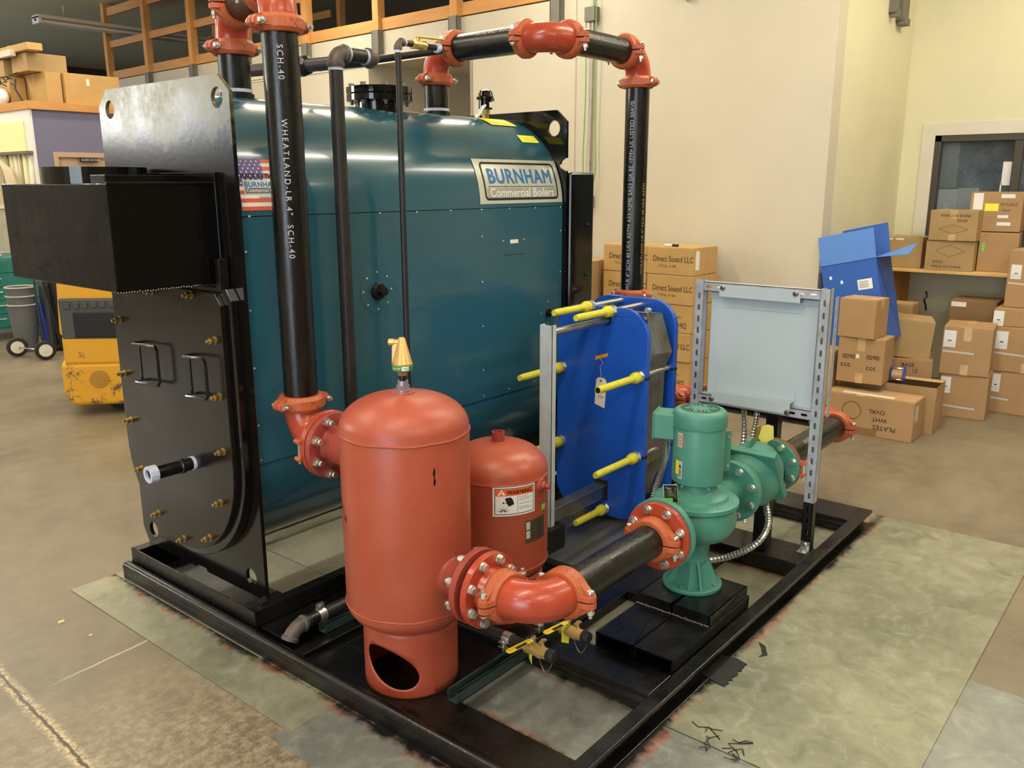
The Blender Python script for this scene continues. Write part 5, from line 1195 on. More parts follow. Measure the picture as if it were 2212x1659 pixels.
def drain_valve(x, y0, z, label, tagang):
    t = thing('drain_valve', label, 'valve', (x, y0, z))
    G().cyl((x, y0+.34, z), (x, y0+.025, z), .0165, n=20).build('pipe', PB, t)
    p = G().ring((x, y0+.085, z), Y_, .0168, .0195, 0, .030, 24).bb((x-.034, y0+.085, z-.006), (x-.017, y0+.115, z-.003)).build('clamp', ZINC, t)
    G().bb((x-.034, y0+.085, z-.022), (x-.017, y0+.115, z-.018)).cyl((x-.026, y0+.10, z-.034), (x-.026, y0+.10, z+.004), .0035, n=8).build('clamp_bolt', ZINC, t)
    G().cyl((x, y0+.03, z), (x, y0+.012, z), .021, n=6, smooth=False).cyl((x, y0+.014, z), (x, y0-.022, z), .020, n=20).lathe((x, y0-.02, z), -Y_, [(.0215, 0), (.0215, .014), (.018, .016), (.0185, .019), (.018, .022), (.0185, .025), (.018, .028), (.0185, .031), (.018, .036)], 20).cyl((x, y0, z+.015), (x, y0, z+.036), .008, n=12).cyl((x+.008, y0-.03, z+.018), (x+.008, y0-.03, z+.038), .0055, n=10).build('valve_body', BRASS, t)
    G().box((x+.012, y0-.028, z+.030), (.028, .012, .004)).build('packing_nut', BRASS, t)
    G().lathe((x, y0-.056, z), -Y_, [(.0185, 0), (.0195, .003), (.0195, .020), (.017, .026), (.006, .027)], 20).build('hose_cap', RUB, t)
    hd = V((-.97, .12, .0)).normalized(); hn = V((.12, .97, 0))
    g = G().prism([(.0, -.010), (.095, -.0125), (.104, -.007), (.104, .007), (.095, .0125), (0, .010)], V((x, y0, z+.030))+hd*.008, hd, hn, Z_, .0045); H = g.build('valve_handle', YPL, t, .002)
    g = G(); mf_ = flat(V((x, y0, z+.0352))+hd*.080-hn*.004, -hd, -hn*-1 if False else V((-hd.y, hd.x, 0))); patch(g, mf_, .0, .045, -.004, .008, 1, 1, .0002); g.build('handle_print', INK, t)
    g = G(); td = V((math.cos(tagang), math.sin(tagang), 0)); o2 = V((x, y0, z+.028))+hd*.012
    g.prism([(-.013, -.008), (.013, -.008), (.015, -.064), (-.010, -.072)], o2, td, Z_, V((td.y, -td.x, 0)), .0008); g.build('tag', YST, t)
    g = G(); ma = flat(o2+V((td.y, -td.x, 0))*.0012, td, Z_); poly(g, ma, [(.0, -.018), (.009, -.030), (.0, -.042), (.003, -.052), (-.002, -.060), (-.006, -.050), (-.009, -.030)], .0006); letter(g, ma, '3', -.004, -.040, .014, .02, off=.0012, mi=1); g.build('tag_print', [INK, YST], t)
    g = G(); pts = []
    for i in range(15):
        f = i/14; pts.append(V((x+.004, y0-.005-.075*f, z+.02*(1-f)-.075*math.sin(PI*f)+.0)))
    g.sweep(pts, [.0016 if i % 2 else .0010 for i in range(15)], 6); g.build('bead_chain', BRASSY, t)
    g = G().sweep([V((x, y0, z+.036))+V((.012*math.cos(a), .010*math.sin(a), .002*math.sin(3*a))) for a in [k*.5 for k in range(13)]], .0008, 5); g.build('wire_tie', ZINC, t)
    return t
drain_valve(1.895, 1.475, .19, 'front yellow-handled brass drain valve beside the outlet elbow', 1.0)
drain_valve(2.055, 1.455, .19, 'rear yellow-handled brass drain valve nearest the pump pad', 2.45)
for x in (1.86, 2.02): pass
# ---------------------------------------------------------------- cartons
FL = flat((0, -.0008, 0), (1, 0, 0), (0, 0, 1))
def carton(label, BL, w, h, d, yaw, mat=None, tape=None, group=None, deco=None, cat='box', top=True, lean=None, name='carton'):
    mat = mat or CB2
    t = thing(name, label, cat, BL, R(yaw), group)
    if lean: t.rotation_euler = (R(lean[0]), R(lean[1]), R(yaw))
    n = 6; g = G(); q = random.random()*.004
    g.bb((0, 0, 0), (w, d, h-.004)); o = g.build('body', mat, t, .004)
    if top:
        G().bb((.002, .002, h-.004), (w-.002, d/2-.001, h)).build('flap', mat, t, .001, seg=1)
        G().bb((.002, d/2+.001, h-.004), (w-.002, d-.002, h-.001)).build('flap', mat, t, .001, seg=1)
    if tape == 'x':   # tape along the top seam running down both ends
        G().bb((-.0006, d/2-.024, h*.75), (w+.0006, d/2+.024, h+.0006)).build('tape', TAPE, t)
    if tape == 'y':
        G().bb((w/2-.024, -.0006, h*.72), (w/2+.024, d+.0006, h+.0006)).build('tape', TAPE, t)
        G().bb((w/2-.024, -.0006, 0), (w/2+.024, -.0001, h*.22)).build('tape', TAPE, t)
    if deco: deco(t, w, h, d)
    return t
def ship(u, v, w=.05, h=.085):
    def f(t, W_, H_, D_):
        g = G(); patch(g, FL, u, u+w, v, v+h, 1, 1, .0003, 0)
        poly(g, FL, [(u+w*.3, v+h*.42), (u+w*.72, v+h*.42), (u+w*.62, v+h*.36), (u+w*.38, v+h*.36)], .0006, 1)
        for i in range(3): line(g, FL, (u+.004, v+h*(.12+.09*i)), (u+w-.004, v+h*(.12+.09*i)), .0012, .0006, 2)
        g.build('shipping_label', [WHITE, INK, GREY], t)
    return f
def strip(u, v, w=.13, ang=-.04):
    def f(t, W_, H_, D_):
        g = G(); mp = lambda a, b, k=0: FL(u+a*math.cos(ang)-b*math.sin(ang), v+a*math.sin(ang)+b*math.cos(ang), k)
        patch(g, mp, 0, w, 0, .011, 1, 1, .0003, 0); letter(g, mp, 'CRATE & CO  DS FREIGHT ITEM', .004, .003, .0075, .0, 1, off=.0006, mi=1) if False else None
        for i in range(16): line(g, mp, (.004+i*(w-.008)/16, .0055), (.004+(i+.7)*(w-.008)/16, .0055), .004, .0006, 1)
        g.build('label_strip', [WHITE, GREY], t)
    return f
def both(*fs):
    def f(t, w, h, d):
        for k in fs: k(t, w, h, d)
    return f
def words(items, mat=None, name='lettering'):
    def f(t, w, h, d):
        g = G()
        for it in items: letter(g, FL, it[0], it[1], it[2], it[3], it[4] if len(it) > 4 else .0, 1, 'LEFT', it[6] if len(it) > 6 else 1, .0006, 0, 0, it[5] if len(it) > 5 else False)
        g.build(name, mat or INKF, t)
    return f
def tabs(lst, mat=None, name='paper_label'):
    def f(t, w, h, d):
        for (u, v, ww, hh) in lst:
            g = G(); patch(g, FL, u, u+ww, v, v+hh, 1, 1, .0004, 0); g.build(name, mat or WHITE, t)
    return f
# stack of identical printed cartons against the back wall, on a low pallet
PL = thing('pallet', 'low wooden pallet under the printed ochre cartons', 'pallet', (5.50, 2.80, 0))
for i in range(6): G().bb((5.50+.08*i, 2.84, .085), (5.56+.08*i, 3.70, .103)).build('board', WOOD, PL)
for y in (2.84, 3.23, 3.61): G().bb((5.50, y, 0), (5.96, y+.09, .085)).build('bearer', WOODX, PL)
zs_ = [.105, .32, .535, .74, .952, 1.152]
pos = ['lowest', 'second lowest', 'middle', 'second highest', 'top']
for c_ in (0, 1):
    for i in range(5):
        h = zs_[i+1]-zs_[i]-.002; up = i in (3, 4); flip = i in (0, 2)
        if c_ == 0:
            it = [('Direct Sound LLC', .05, .095, .060, .010, False, .76), ('CTN no.  4 / 504', .10, .055, .026, .0, False, .8)] if not flip else [('Direct Sound LLC', .345, .075, .060, .010, True, .76), ('CTN no.  7 / 504', .30, .125, .026, 0, True, .8)]
            dec = [words(it)]
            lab = 'ochre printed carton, %s of the right-hand stack by the back wall' % pos[i]
            if i == 4: dec.append(lambda t, w, h, d: G().bb((w, .03, .04), (w+.0008, .085, .175)).build('barcode_label', WHITE, t))
            carton(lab, (5.55+random.uniform(-.004, .006), 3.262+random.uniform(-.004, .004), zs_[i]), .385, h, .36, -90+random.uniform(-.8, .8)-1.2, CB1, None, 'printed cartons stacked by the back wall', both(*dec))
        else:
            dec = [words([('Direct Sound LLC', .05, .095, .060, .010, False, .76), ('CTN no. 6 / 504', .10, .055, .026, 0, False, .8)])]
            lab = 'ochre printed carton, %s of the left-hand stack behind the black riser' % pos[i]
            carton(lab, (5.56+random.uniform(-.004, .006), 3.66+random.uniform(-.004, .004), zs_[i]), .385, h, .36, -90+random.uniform(-.8, .8), CB1, None, 'printed cartons stacked by the back wall', both(*dec))
MK = thing('marker_pen', 'white marker pen with black cap lying on the top ochre carton', 'pen', (5.58, 3.1, 1.16))
G().cyl((5.60, 3.15, 1.162), (5.595, 3.085, 1.162), .008, n=12).build('barrel', WHITE, MK); G().cyl((5.595, 3.085, 1.162), (5.59, 3.035, 1.162), .009, n=12).build('cap', INK, MK)
carton('dull brown taped carton between the black rear hood and printed cartons', (5.42, 3.98, .60), .27, .42, .40, -91, CB3, 'x'); carton('plain carton hidden beneath the dull taped one by the rear hood', (5.42, 3.99, 0), .30, .59, .42, -90.5, CB2, 'x')
BT = thing('bottle', 'small clear plastic bottle standing on the dull taped carton', 'bottle', (5.50, 3.96, 1.02)); G().lathe((5.46, 3.93, 1.02), Z_, [(.016, 0), (.017, .002), (.017, .045), (.010, .055), (.010, .062)], 16).build('bottle_body', LBLG, BT); G().cyl((5.46, 3.93, 1.08), (5.46, 3.93, 1.092), .011, n=12).build('cap', YST, BT)
# heap in the recess
L_ = 'labelled brown cartons stacked by the window wall'
carton('brown labelled carton at the foot of the stack right of the open box', (6.41, 1.385, 0), .30, .305, .34, -84, CB2, None, L_, both(ship(.005, .17, .065, .115), strip(.03, .075, .20)))
carton('brown labelled carton on top of the front labelled stack, pale tape on its lid', (6.395, 1.395, .307), .305, .330, .36, -83, CB2, 'y', L_, both(ship(.008, .19, .075, .115), strip(.01, .155, .19)))
carton('brown carton at the floor, right of the front labelled stack', (6.76, 1.13, 0), .42, .300, .38, -91.5, CB2, None, L_, both(ship(.005, .15, .055, .13), strip(.0, .10, .12)))
carton('brown carton second from floor at the right edge', (6.75, 1.14, .302), .42, .316, .38, -89, CB2, 'y', L_, both(ship(.010, .16, .075, .125), strip(.0, .125, .22)))
carton('thin brown carton third from floor at the right edge', (6.77, 1.165, .62), .42, .118, .36, -88, CB2, None, L_, ship(.0, .0, .065, .105))
carton('tall brown carton topmost at the right edge with taped front', (6.90, 1.135, .74), .42, .40, .36, -92, CB2, 'x', L_, both(ship(.02, .20, .065, .10), strip(.01, .165, .14), tabs([(.09, .34, .06, .05)])))
carton('long open brown carton with upside-down handwriting on the floor, left front of the heap', (5.575, 1.885, 0), .555, .262, .24, -89.6, CB2, None, None,
       both(words([('PLATES', .455, .080, .044, .0, True), ('WHT', .40, .130, .040, .0, True), ('OVAL', .385, .180, .040, 0, True)], INK, 'handwriting'),
            lambda t, w, h, d: (lambda g: (rring(g, FL, .12, .12, .06, .003, .175, .155, .0006, 0), g.build('drawn_circle', INK, t)))(G()),
            tabs([(.20, .258, .05, .004)]), lambda t, w, h, d: (G().bb((.10, .02, h), (.42, .07, h+.001)).build('torn_tape', TRIMG, t), G().bb((.555, .03, .13), (.556, .10, .23)).build('paper_label', LBLG, t),
            G().bb((.0, -.0012, .0), (.34, -.0002, .05)).build('dark_band', CB4, t))))  # darker brown strip along the lower front
# open topped long carton with tape gun standing in it
OC = thing('open_carton', 'long open-topped brown carton behind the handwritten one', 'box', (5.83, 1.895, 0), R(-86))
G().bb((0, 0, 0), (.62, .006, .308)).bb((0, .29, 0), (.62, .296, .308)).bb((0, 0, 0), (.006, .296, .308)).bb((.614, 0, 0), (.62, .296, .308)).bb((0, 0, 0), (.62, .296, .006)).build('body', CB2, OC, .002)
G().prism([(.0, 0), (.14, .015), (.14, .018), (0, .004)], (.620, .296, .300), V((0, -1, 0)), Z_, V((-1, 0, 0)), .6).build('flap', TAN, OC)
g = G(); patch(g, FL, .10, .135, .235, .25, 1, 1, .0004); g.build('paper_label', WHITE, OC)
TG = thing('tape_dispenser', 'blue tape gun resting on the open carton', 'tape dispenser', (5.93, 1.53, .30))
for y in (1.50, 1.575): G().prism([(0, 0), (.06, .0), (.075, .045), (.07, .10), (.02, .105), (0, .06)], (5.90, y, .31), X_, Z_, Y_, .006).build('side_plate', BLUE, TG, .002)
G().cyl((5.935, 1.506, .355), (5.935, 1.575, .355), .030, n=20).build('tape_roll', TAPE, TG); G().cyl((5.91, 1.50, .40), (5.91, 1.58, .40), .007, n=10).cyl((5.905, 1.50, .325), (5.905, 1.58, .325), .007, n=10).build('roller', ZINC, TG)
G().cyl((5.95, 1.60, .33), (5.99, 1.67, .315), .012, n=10).build('handle', WHITE, TG)
carton('brown carton marked 0090 CCC with a tiny white sticker, under the small taped one', (5.70, 1.870, .310), .292, .300, .24, -87, CB2, 'y', None,
       both(words([('0090', .03, .16, .042), ('ccc', .022, .105, .050), ('0090', .18, .165, .042), ('ccc', .185, .095, .048)], INK, 'handwriting'), tabs([(.115, .165, .022, .028)])))
G().bb((5.84, 1.92, .0), (5.86, 1.925, .001))
carton('small brown carton, highest of the heap left of the tan one, taped on its end', (5.70, 1.885, .612), .239, .255, .22, -94, CB2, 'x')
carton('plain carton half hidden between wall corner and grey panel post', (5.70, 2.07, 0), .17, .50, .26, -90.3, CB1)
carton('tan carton with a closed taped lid tilted behind the small brown one', (6.30, 1.70, .405), .25, .27, .32, -72, CB3, 'x', lean=(0, 4))
carton('short brown carton with black writing below the tan tilted carton', (6.28, 1.72, .18), .30, .215, .34, -75, CB2, None, None, words([('BASE', .10, .16, .04), ('12', .17, .12, .04)], INK, 'handwriting'))
carton('plain carton on the floor under the one with black writing', (6.28, 1.74, 0), .34, .178, .34, -76, CB2)
# big blue corrugated plastic box, tipped against the wall
BB = thing('blue_box', 'big blue corrugated plastic box with open flaps leaning in the wall recess', 'box', (6.20, 2.12, .45), R(-87))
BLB = M('blue_corrugated', srgb(44, 94, 182), .5, var=.05, vs=3, stretch=(40, 1, 1)); BLL = M('blue_corrugated_lit', srgb(78, 126, 200), .5, var=.05, vs=3)  # paler copy paints the light falling on the open flaps
BB.rotation_euler = (R(-3), R(-13), R(-88)); BB.location = (5.93, 1.995, .49)
g = G(); g.bb((0, 0, 0), (.37, .006, .56)).bb((.364, 0, 0), (.37, .36, .56)).bb((0, 0, 0), (.006, .36, .56)).bb((0, .354, 0), (.37, .36, .56)).bb((0, 0, 0), (.37, .36, .006)); g.build('body', BLB, BB, .002)
def flapq(P, nm='flap', mt=None): g = G(); g.add(P, [tuple(range(len(P)))]); o = g.build(nm, mt or BLB, BB); s = o.modifiers.new('t', 'SOLIDIFY'); s.thickness = .004; return o
flapq([(0, 0, .56), (.37, 0, .56), (.37, .03, .76), (.0, .03, .76)], mt=BLL)
flapq([(.02, .355, .56), (.37, .36, .56), (.37, .40, .80), (.06, .40, .80)])
flapq([(.37, 0, .56), (.37, .36, .56), (.55, .38, .62), (.56, .05, .545)], mt=BLL)
g = G(); patch(g, FL, .23, .325, .36, .43, 1, 1, .0005)
for i in range(4): patch(g, FL, .24, .30, .375+.012*i, .379+.012*i, 1, 1, .0009, 1)
g.build('paper_label', [WHITE, GREY], BB)
for u, v in ((.05, .46), (.12, .42)): g = G(); patch(g, FL, u, u+.016, v, v+.022, 1, 1, .0005); g.build('paper_dot', WHITE, BB)
G().sweep([(6.28, 2.10, .02), (6.30, 2.05, .25), (6.33, 2.02, .5)], .01)
carton('plain carton hidden under the blue plastic box', (6.02, 2.02, 0), .34, .47, .34, -90.4, CB3)
# shelf in front of the window and things on it
SH = thing('window_shelf', 'pine board shelf running under the window in the recess', 'shelf', (7.15, 1.5, .95))
G().bb((7.12, -1.5, .925), (7.70, 2.15, .948)).build('shelf_board', M('shelf_pine', srgb(222, 180, 110), .6, var=.1, vs=5), SH, .003)
for y in (1.98, .6): G().bb((7.16, y, 0), (7.68, y+.02, .925)).build('shelf_panel', WOODV, SH, .002)
carton('tan china-marked carton standing on the shelf below its twin', (7.13, 1.745, .949), .335, .225, .32, -88.5, CB3, None, 'twin diamond-marked cartons on the shelf',
       both(words([('EPNG', .055, .055, .030, .01), ('MADE IN CHINA', .05, .022, .028, .012)], INKF), lambda t, w, h, d: (lambda g: ([line(g, FL, a, b, .002, .0006) for a, b in (((.07, .15), (.165, .195)), ((.165, .195), (.27, .15)), ((.27, .15), (.165, .105)), ((.165, .105), (.07, .15)))], g.build('diamond_mark', INKF, t)))(G())))
carton('tan upside-down china-marked carton on top of its twin before the window', (7.12, 1.735, 1.176), .33, .225, .30, -91, CB3, 'y', 'twin diamond-marked cartons on the shelf',
       both(words([('MADE IN CHINA', .28, .195, .028, .012, True), ('EPNG', .26, .160, .028, .01, True)], INKF), lambda t, w, h, d: (lambda g: ([line(g, FL, a, b, .002, .0006) for a, b in (((.07, .085), (.165, .12)), ((.165, .12), (.27, .085)), ((.27, .085), (.165, .05)), ((.165, .05), (.07, .085)))], g.build('diamond_mark', INKF, t)))(G())))
carton('scuffed carton with green scrap, right of the twin cartons on the shelf', (7.24, 1.405, .949), .26, .29, .30, -84, CB2, None, None, tabs([(.02, .15, .02, .06)], LIME, 'green_scrap'))
carton('brown carton with yellow note, highest of all before the window', (7.26, 1.50, 1.245), .345, .29, .30, -86, CB2, None, None, both(tabs([(.02, .16, .065, .12), (.20, .245, .09, .028), (.19, .10, .07, .022), (.19, .045, .09, .025)]), tabs([(.10, .15, .09, .055)], YST, 'yellow_note'), words([('FRAGILE', .20, .19, .03), ('Glass', .21, .15, .028)], INKF)))
carton('flat-topped tan carton behind the blue box at the left shelf end', (7.20, 2.08, .949), .29, .235, .34, -89, CB3, None, None, tabs([(.02, .215, .05, .012), (.09, .215, .06, .012)]))
carton('small tan carton glimpsed beside the blue box under the shelf', (6.75, 1.86, .55), .16, .17, .20, -88, CB3); carton('plain carton supporting the small tan carton under the shelf', (6.75, 1.90, 0), .30, .55, .30, -88.6, CB2)
carton('dark brown carton with white tag beneath the shelf', (6.98, 1.50, .56), .31, .19, .34, -88, CB4, None, None, tabs([(.01, .145, .10, .035)])); carton('plain carton under the dark brown one', (6.98, 1.52, 0), .36, .558, .36, -88.8, CB2)  # upper carton uses a darker brown board
HK = thing('wall_hook', 'small twisted black hook on the wall under the shelf', 'hook', (7.68, 1.84, .62)); G().sweep([(7.69, 1.845, .72), (7.68, 1.83, .68), (7.67, 1.85, .65), (7.69, 1.835, .60), (7.69, 1.83, .56)], .007, 8).build('hook_wire', BLKS, HK)

# conduit drop with outlet box and green hoist cord on the back wall
CO = thing('outlet_drop', 'wall conduit with grey junction box above a twin outlet box', 'outlet', W1(1.96, .03, 1.4))
s0 = 1.985
g = G(); g.cyl(W1(s0, .03, 1.50), W1(s0, .03, 4.1), .011, n=12); g.build('conduit', STEEL, CO)
g = G(); wbox(g, s0-.03, s0+.05, 0, .05, 1.405, 1.50); g.build('outlet_box', BRK, CO, .003)
g = G(); wbox(g, s0+.0, s0+.04, .05, .056, 1.41, 1.495); g.build('outlet_face', BLKS, CO, .002)
g = G(); wbox(g, s0-.045, s0+.055, 0, .07, 2.86, 2.97); g.build('junction_box', BRK, CO, .004)
g = G(); g.sweep([W1(s0+.03, .055, 1.42), W1(s0+.035, .05, 1.30), W1(s0+.05, .03, 1.10), W1(s0+.04, .03, .85), W1(s0+.05, .03, .6)], .005, 8); g.build('black_cord', RUB, CO)
GCRD = M('green_cord', srgb(96, 170, 96), .5)
g = G(); top = W1(s0-.02, .05, 4.05)
P = [W1(s0-.06, .06, 4.0), W1(s0-.05, .06, 3.2), W1(s0-.065, .06, 2.6), W1(s0-.06, .05, 2.0), W1(s0-.07, .05, 1.72), W1(s0-.03, .05, 1.54), W1(s0+.005, .05, 1.51), W1(s0+.04, .05, 1.60), W1(s0+.06, .05, 1.8), W1(s0+.045, .05, 2.3), W1(s0+.05, .05, 2.9)]
def smooth(P, n=6):
    L = []
    for i in range(len(P)-1):
        p0 = P[max(0, i-1)]; p1 = P[i]; p2 = P[i+1]; p3 = P[min(len(P)-1, i+2)]
        for j in range(n): t = j/n; L.append(.5*((2*p1)+(p2-p0)*t+(2*p0-5*p1+4*p2-p3)*t*t+(3*p1-p0-3*p2+p3)*t**3))
    L.append(P[-1]); return L
g.sweep(smooth(P), .0045, 8); single(g, 'green_cord', GCRD, 'thin green cord looped beside the wall conduit', 'cord', P[0])
for (x, y, z) in ((6.9, 2.148, 1.9),):
    G()
# ---------------------------------------------------------------- left background
def otop(label, x0, y0, w, d, h, z0=2.466, mat=CB1, deco=None): 
    t = thing('carton', label, 'box', (x0, y0, z0)); G().bb((x0, y0, z0), (x0+w, y0+d, z0+h)).build('body', mat, t, .006); 
    G().bb((x0-.001, y0+d*.45, z0+h*.6), (x0+w*.2, y0+d*.55, z0+h+.001)).build('tape', TAPE, t)
    if deco: deco(t)
    return t
otop('large carton with torn white tag on the office roof, rightmost', 4.52, 10.08, .62, .50, .335, deco=lambda t: G().bb((4.76, 10.076, 2.68), (4.79, 10.08, 2.75)).build('torn_tag', WHITE, t))
otop('carton on the office roof, second from the right', 4.34, 10.12, .165, .62, .33)
otop('carton on the office roof left of the second one', 4.16, 10.62, .17, .45, .30)
otop('upper carton resting on the roof cartons', 4.20, 10.20, .42, .40, .19, 2.80, CB3)
otop('upper carton at the left end of the roof pile', 4.14, 10.66, .30, .42, .175, 2.77, CB3)
otop('flat tan carton highest on the office roof', 4.15, 10.03, .16, .9, .075, 2.995, CB1)
G().bb((0, 0, 0), (.1, .1, .1))
t = thing('foam_board', 'white flat board lying on top of the roof cartons', 'board', (4.1, 10.7, 2.95)); G().bb((4.10, 10.35, 2.955), (4.16, 11.3, 3.02)).build('board', TRIMG, t, .004)
t = thing('tree_stand', 'dark green artificial tree branch bundle on the office roof edge', 'decoration', (4.08, 10.5, 2.6))
g = G(); rnd = random.Random(3)
for i in range(40):
    y = 10.25+rnd.random()*.8; z = 2.66+rnd.random()*.09; g.sweep([(4.05, y, z), (4.02+rnd.random()*.06, y+rnd.uniform(-.15, .15), z+rnd.uniform(-.05, .05))], .006, 4)
g.build('branches', M('dark_green', srgb(38, 52, 40), .8), t, kind='stuff'); G().sweep([(4.06, 10.20, 2.70), (4.04, 10.18, 2.60), (4.06, 10.08, 2.47)], .010, 6).build('branch_stem', BLKS, t)
t = thing('plastic_bag', 'red and white plastic sack on the office roof edge', 'bag', (4.1, 10.75, 2.47)); G().sphere((4.10, 10.72, 2.55), .11, 18, 12, (.5, 1.5, .85)).build('sack', WHITE, t); G().sphere((4.09, 10.86, 2.55), .10, 16, 10, (.5, 1.2, .8)).build('sack_print', M('sack_red', srgb(190, 70, 66), .5), t)
# hose, shelving and bench along the side of the office
t = thing('hanging_tubes', 'row of pale hanging tubes and sheets on the yellow office wall', 'tubes', (4.05, 10.5, 1.1))
for i in range(9):
    y = 10.05+.12*i; G().cyl((4.06, y, 1.92), (4.03+.01*(i % 3), y+.01, 1.10), .024+.006*(i % 2), n=10).build('tube', [TRIMG, WCRM, M('tube_olive', srgb(150, 140, 100), .6)][i % 3], t)
G().bb((4.00, 10.0, 1.925), (4.09, 11.2, 1.955)).build('hanger_rail', BRK, t)
t = thing('rope_coil', 'beige rope coil hanging in front of the tubes', 'rope', (4.0, 10.6, 1.5))
for k in range(5): G().sweep([V((3.96-.01*k, 10.45+.028*k+(.17+.01*k)*math.cos(a), 1.45+(.33+.02*k)*math.sin(a))) for a in [2*PI*j/28 for j in range(28)]], .022, 8, closed=True).build('rope_loop', M('rope', srgb(206, 190, 160), .8), t)
t = thing('tool_cabinet', 'teal drawer cabinet at the far left edge', 'cabinet', (3.4, 9.7, 0)); TC_ = M('cabinet_teal', srgb(40, 120, 112), .4)
G().bb((3.30, 9.75, .12), (3.98, 10.6, .86)).build('body', TC_, t, .006)
for i in range(5): 
    d_ = G().bb((3.32, 9.738, .15+.14*i), (3.95, 9.75, .28+.14*i)).build('drawer', TC_, t, .003); G().sweep([(3.36, 9.738, .24+.14*i), (3.36, 9.715, .235+.14*i), (3.48, 9.715, .235+.14*i), (3.48, 9.738, .24+.14*i)], .006, 6).build('drawer_pull', ZINC, d_)
for x in (3.36, 3.9): G().cyl((x-.02, 9.85, .05), (x+.02, 9.85, .05), .05, n=16).build('caster', RUB, t)
t = thing('cloth', 'pinkish cloth draped over the teal cabinet top', 'cloth', (3.5, 9.8, .86)); G().sphere((3.40, 9.85, .885), .16, 20, 12, (1.0, .8, .28)).sphere((3.30, 9.80, .87), .07, 14, 10, (1.0, 1, .6)).build('cloth_fold', M('cloth_pink', srgb(226, 190, 164), .8), t)
t = thing('bench_panel', 'pale grey sheet metal panel standing behind the cabinet', 'panel', (3.6, 10.2, .9)); G().bb((3.25, 10.15, .90), (3.98, 10.20, 1.35)).build('panel', M('panel_pale', srgb(176, 170, 150), .5), t, .004); G().bb((3.24, 10.13, 1.35), (3.99, 10.22, 1.38)).build('panel_rim', TRIMG, t, .004)
G_ = M('bin_grey', srgb(98, 100, 102), .5)
for i, z in enumerate((0, .085, .17)):
    t = thing('waste_bin', ['grey waste bin at the bottom of the nested three', 'grey waste bin nested in the middle', 'grey waste bin nested on top, rim highest'][i], 'bin', (3.38, 9.0, z+.0), 0, 'nested waste bins')
    r = .135; G().lathe((3.38, 9.0, 0), Z_, [(.098, z+.012), (.13, z+.46), (.128, z+.46), (.095, z+.02)], 32, True, False).cyl((3.38, 9.0, z+.002), (3.38, 9.0, z+.016), .098, n=32).build('bin_body', G_, t); G().sweep([(3.38+.132*math.cos(a), 9.0+.132*math.sin(a), z+.46) for a in [2*PI*j/32 for j in range(32)]], .008, 8, closed=True).build('rim', M('rim_pale', srgb(180, 178, 170), .5), t)
t = thing('blue_board', 'slim blue plastic board beside the grey bins', 'board', (3.47, 8.95, 0)); G().box((3.515, 8.93, .24), (.02, .14, .48), Mx.Rotation(R(-6), 3, 'Y')).build('board', M('board_blue', srgb(50, 70, 170), .5), t, .003)
t = thing('ribbed_panel', 'grey ribbed plastic bin panel beside the black board', 'panel', (3.56, 8.85, 0))
for i in range(7): G().bb((3.535+.014*i, 8.80+.012*i, .03), (3.545+.014*i, 8.84+.012*i, .66)).build('rib', M('rib_grey', srgb(84, 86, 96), .5), t)
G().bb((3.525, 8.82, .02), (3.64, 8.95, .68)).build('panel_body', M('rib_dark', srgb(64, 66, 74), .5), t, .003); G().cyl((3.535, 8.76, .03), (3.60, 8.76, .03), .032, n=16).build('wheel', RUB, t)
t = thing('black_bin', 'tall black wheeled bin', 'bin', (3.66, 8.75, 0)); G().prism([(-.055, 0), (.050, 0), (.065, .68), (-.065, .68)], (3.64, 8.60, 0), X_, Z_, Y_, .30).build('bin_body', RUB, t, .006); G().bb((3.565, 8.58, .68), (3.715, 8.92, .70)).build('lid', RUB, t, .005)
t = thing('white_board', 'white board leaning behind the yellow lift truck', 'board', (3.66, 8.4, 0)); G().box((3.66, 8.36, .38), (.055, .04, .78), Mx.Rotation(R(-3), 3, 'Y')).build('board', TRIMG, t, .003)
t = thing('hand_truck', 'black tubular hand truck with white-hubbed wheels at far left', 'hand truck', (3.2, 8.6, 0))
G().sweep([(3.30, 8.42, .12), (3.34, 8.55, .75), (3.36, 8.6, 1.1)], .011, 8).build('frame_tube', BLKS, t); G().sweep([(3.50, 8.50, .06), (3.42, 8.56, .75), (3.38, 8.6, 1.1)], .011, 8).build('frame_tube', BLKS, t); G().cyl((3.20, 8.72, .09), (3.28, 8.38, .09), .008, n=8).build('axle', ZINC, t)
for (x, y) in ((3.29, 8.36), (3.19, 8.74)):
    ad = V((-.25, -.97, 0)).normalized(); c = V((x, y, .092)); w_ = G().lathe(c-ad*.018, ad, [(.058, 0), (.086, .004), (.092, .018), (.086, .032), (.058, .036)], 32, True, False).build('wheel', RUB, t); G().cyl(c-ad*.012, c+ad*.020, .058, n=28).cyl(c+ad*.018, c+ad*.024, .014, n=14).build('wheel_hub', TRIMG, w_)
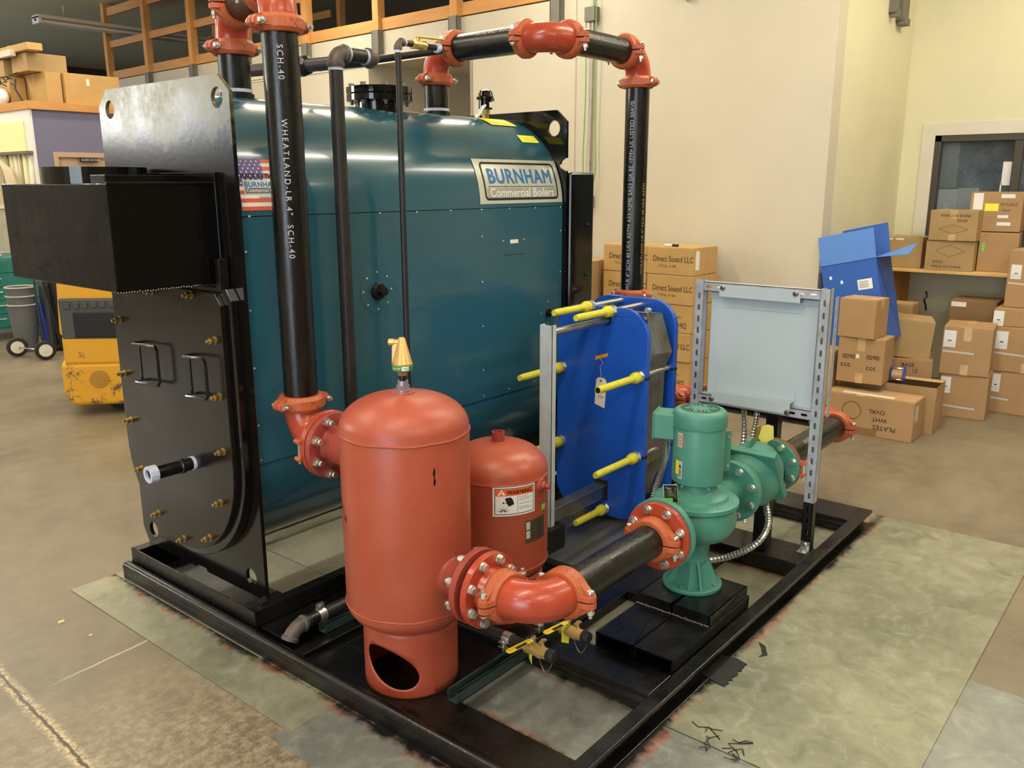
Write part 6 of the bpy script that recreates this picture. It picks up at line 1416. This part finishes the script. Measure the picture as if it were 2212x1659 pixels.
# yellow lift truck behind the boiler
FT = thing('lift_truck', 'worn yellow rear body of an electric lift truck beyond the boiler', 'vehicle', (2.75, 6.1, .03))
fa_ = R(-28); U = V((math.cos(fa_), math.sin(fa_), 0)); Nn = V((math.sin(fa_), -math.cos(fa_), 0))   # U along its face to the right, Nn out toward the aisle
fo = V((2.50, 6.05, 0)); 
g = G(); prof = [(0, .14), (.03, .07), (.10, .045), (.75, .03), (.80, .12), (.80, .52), (0, .52)]
g.prism([(-.03, .18), (.02, .09), (.70, .05), (.70, .36), (-.03, .40)], fo, U, Z_, -Nn, .8); g.build('counterweight', FORK, FT, .03, seg=3)
g = G().prism([(-.005, .385), (.70, .345), (.70, .55), (-.005, .59)], fo, U, Z_, -Nn, .8); g.build('body_middle', FORK, FT, .02, seg=2)
g = G().prism([(-.02, .58), (.70, .54), (.70, .97), (0, 1.0)], fo-Nn*.03, U, Z_, -Nn, .75); g.build('body_top', FORK, FT, .03, seg=3)
DG = M('truck_grey', srgb(72, 74, 70), .5)
g = G().prism([(.0, .565), (.44, .54), (.44, .80), (.38, .83), (.0, .845)], fo+Nn*.004, U, Z_, -Nn, .06); g.build('grille_panel', DG, FT, .012)
g = G().prism([(.08, .575), (.35, .56), (.35, .735), (.08, .75)], fo+Nn*.010, U, Z_, -Nn, .02); g.build('grille_opening', INK, FT, .006)
g = G(); letter(g, flat(fo+Nn*.008+U*.03+Z_*.775, U, Z_), 'OPMSO', 0, 0, .06, .015, 1); g.build('raised_lettering', DG, FT) if False else None
for i in range(6): G().box(fo+Nn*.012+U*(.05+.055*i)+Z_*.795, (.035, .012, .04), Mx.Rotation(fa_, 3, 'Z')).build('raised_block', DG, FT, .003)
g = G().cyl(fo+U*.20+Z_*.27-Nn*.02, fo+U*.20+Z_*.27+Nn*.006, .062, n=28); g.build('round_recess', M('recess_yellow', srgb(176, 130, 40), .5), FT)
G().cyl(fo+U*.3-Nn*.2+Z_*.085, fo+U*.3-Nn*.32+Z_*.085, .085, n=24).build('wheel', RUB, FT)
single(G().prism([(0, 0), (.03, -.012), (.035, .006), (.06, .004), (.038, .022), (.03, .045), (.02, .02), (0, .03)], (2.93, 1.80, .0755), X_, Y_, Z_, .001), 'paint_flake', ELB, 'orange paint flake on the pad below the blue exchanger', 'scrap', (2.93, 1.80, .0755))
# litter on the floor
for i, (x, y, s) in enumerate(((1.175, 3.165, .014), (1.20, 2.98, .008))):
    g = G().prism([(-s, -s*.6), (s*.8, -s*.7), (s, s*.5), (-s*.2, s*.8)], (x, y, .0005), X_, Y_, Z_, .002)
    single(g, 'paper_scrap', M('scrap', srgb(226, 206, 150), .7), ['tiny pale scrap on the concrete left of the skid', 'tinier pale scrap at the steel sheet edge'][i], 'scrap', (x, y, 0))
SC_ = [(2.62, .935), (2.60, .915)]
g = G(); rnd = random.Random(5)
for i in range(9):
    a = V((2.075+rnd.uniform(-.06, .06), .905+rnd.uniform(-.05, .05), .0068)); P = [a]
    for k in range(4): P.append(P[-1]+V((rnd.uniform(-.03, .03), rnd.uniform(-.03, .03), 0)))
    for p in P: p.z = .0068+.001*rnd.random()
    g.sweep(P, .0013, 5)
single(g, 'tape_strands', BLKS, 'tangle of thin black strands on the pale steel sheet right of the skid', 'scrap', (2.07, .90, .006))
g = G().prism([(0, 0), (.06, .006), (.085, .03), (.05, .022), (.0, .018), (-.02, .03)], (2.62, 1.01, .0056), V((.9, .4, 0)), V((-.4, .9, 0)), Z_, .002)
single(g, 'rubber_scrap', RUB, 'small black scrap beside the skid side beam', 'scrap', (2.62, 1.01, .0056))
g = G(); rnd = random.Random(9); pts = []
for k in range(15): pts.append((k*.012, (.018 if k % 2 else .006)*rnd.random()))
g.prism([(0, -.03)]+[(x, y-.065) for x, y in pts]+[(.18, -.02), (.17, .03), (.02, .03)], (2.35, 1.10, .0056), X_, Y_, Z_, .004)
single(g, 'rubber_scrap', RUB, 'ragged black paint skin at the near side beam', 'scrap', (2.4, 1.07, .0056))
G_ = None
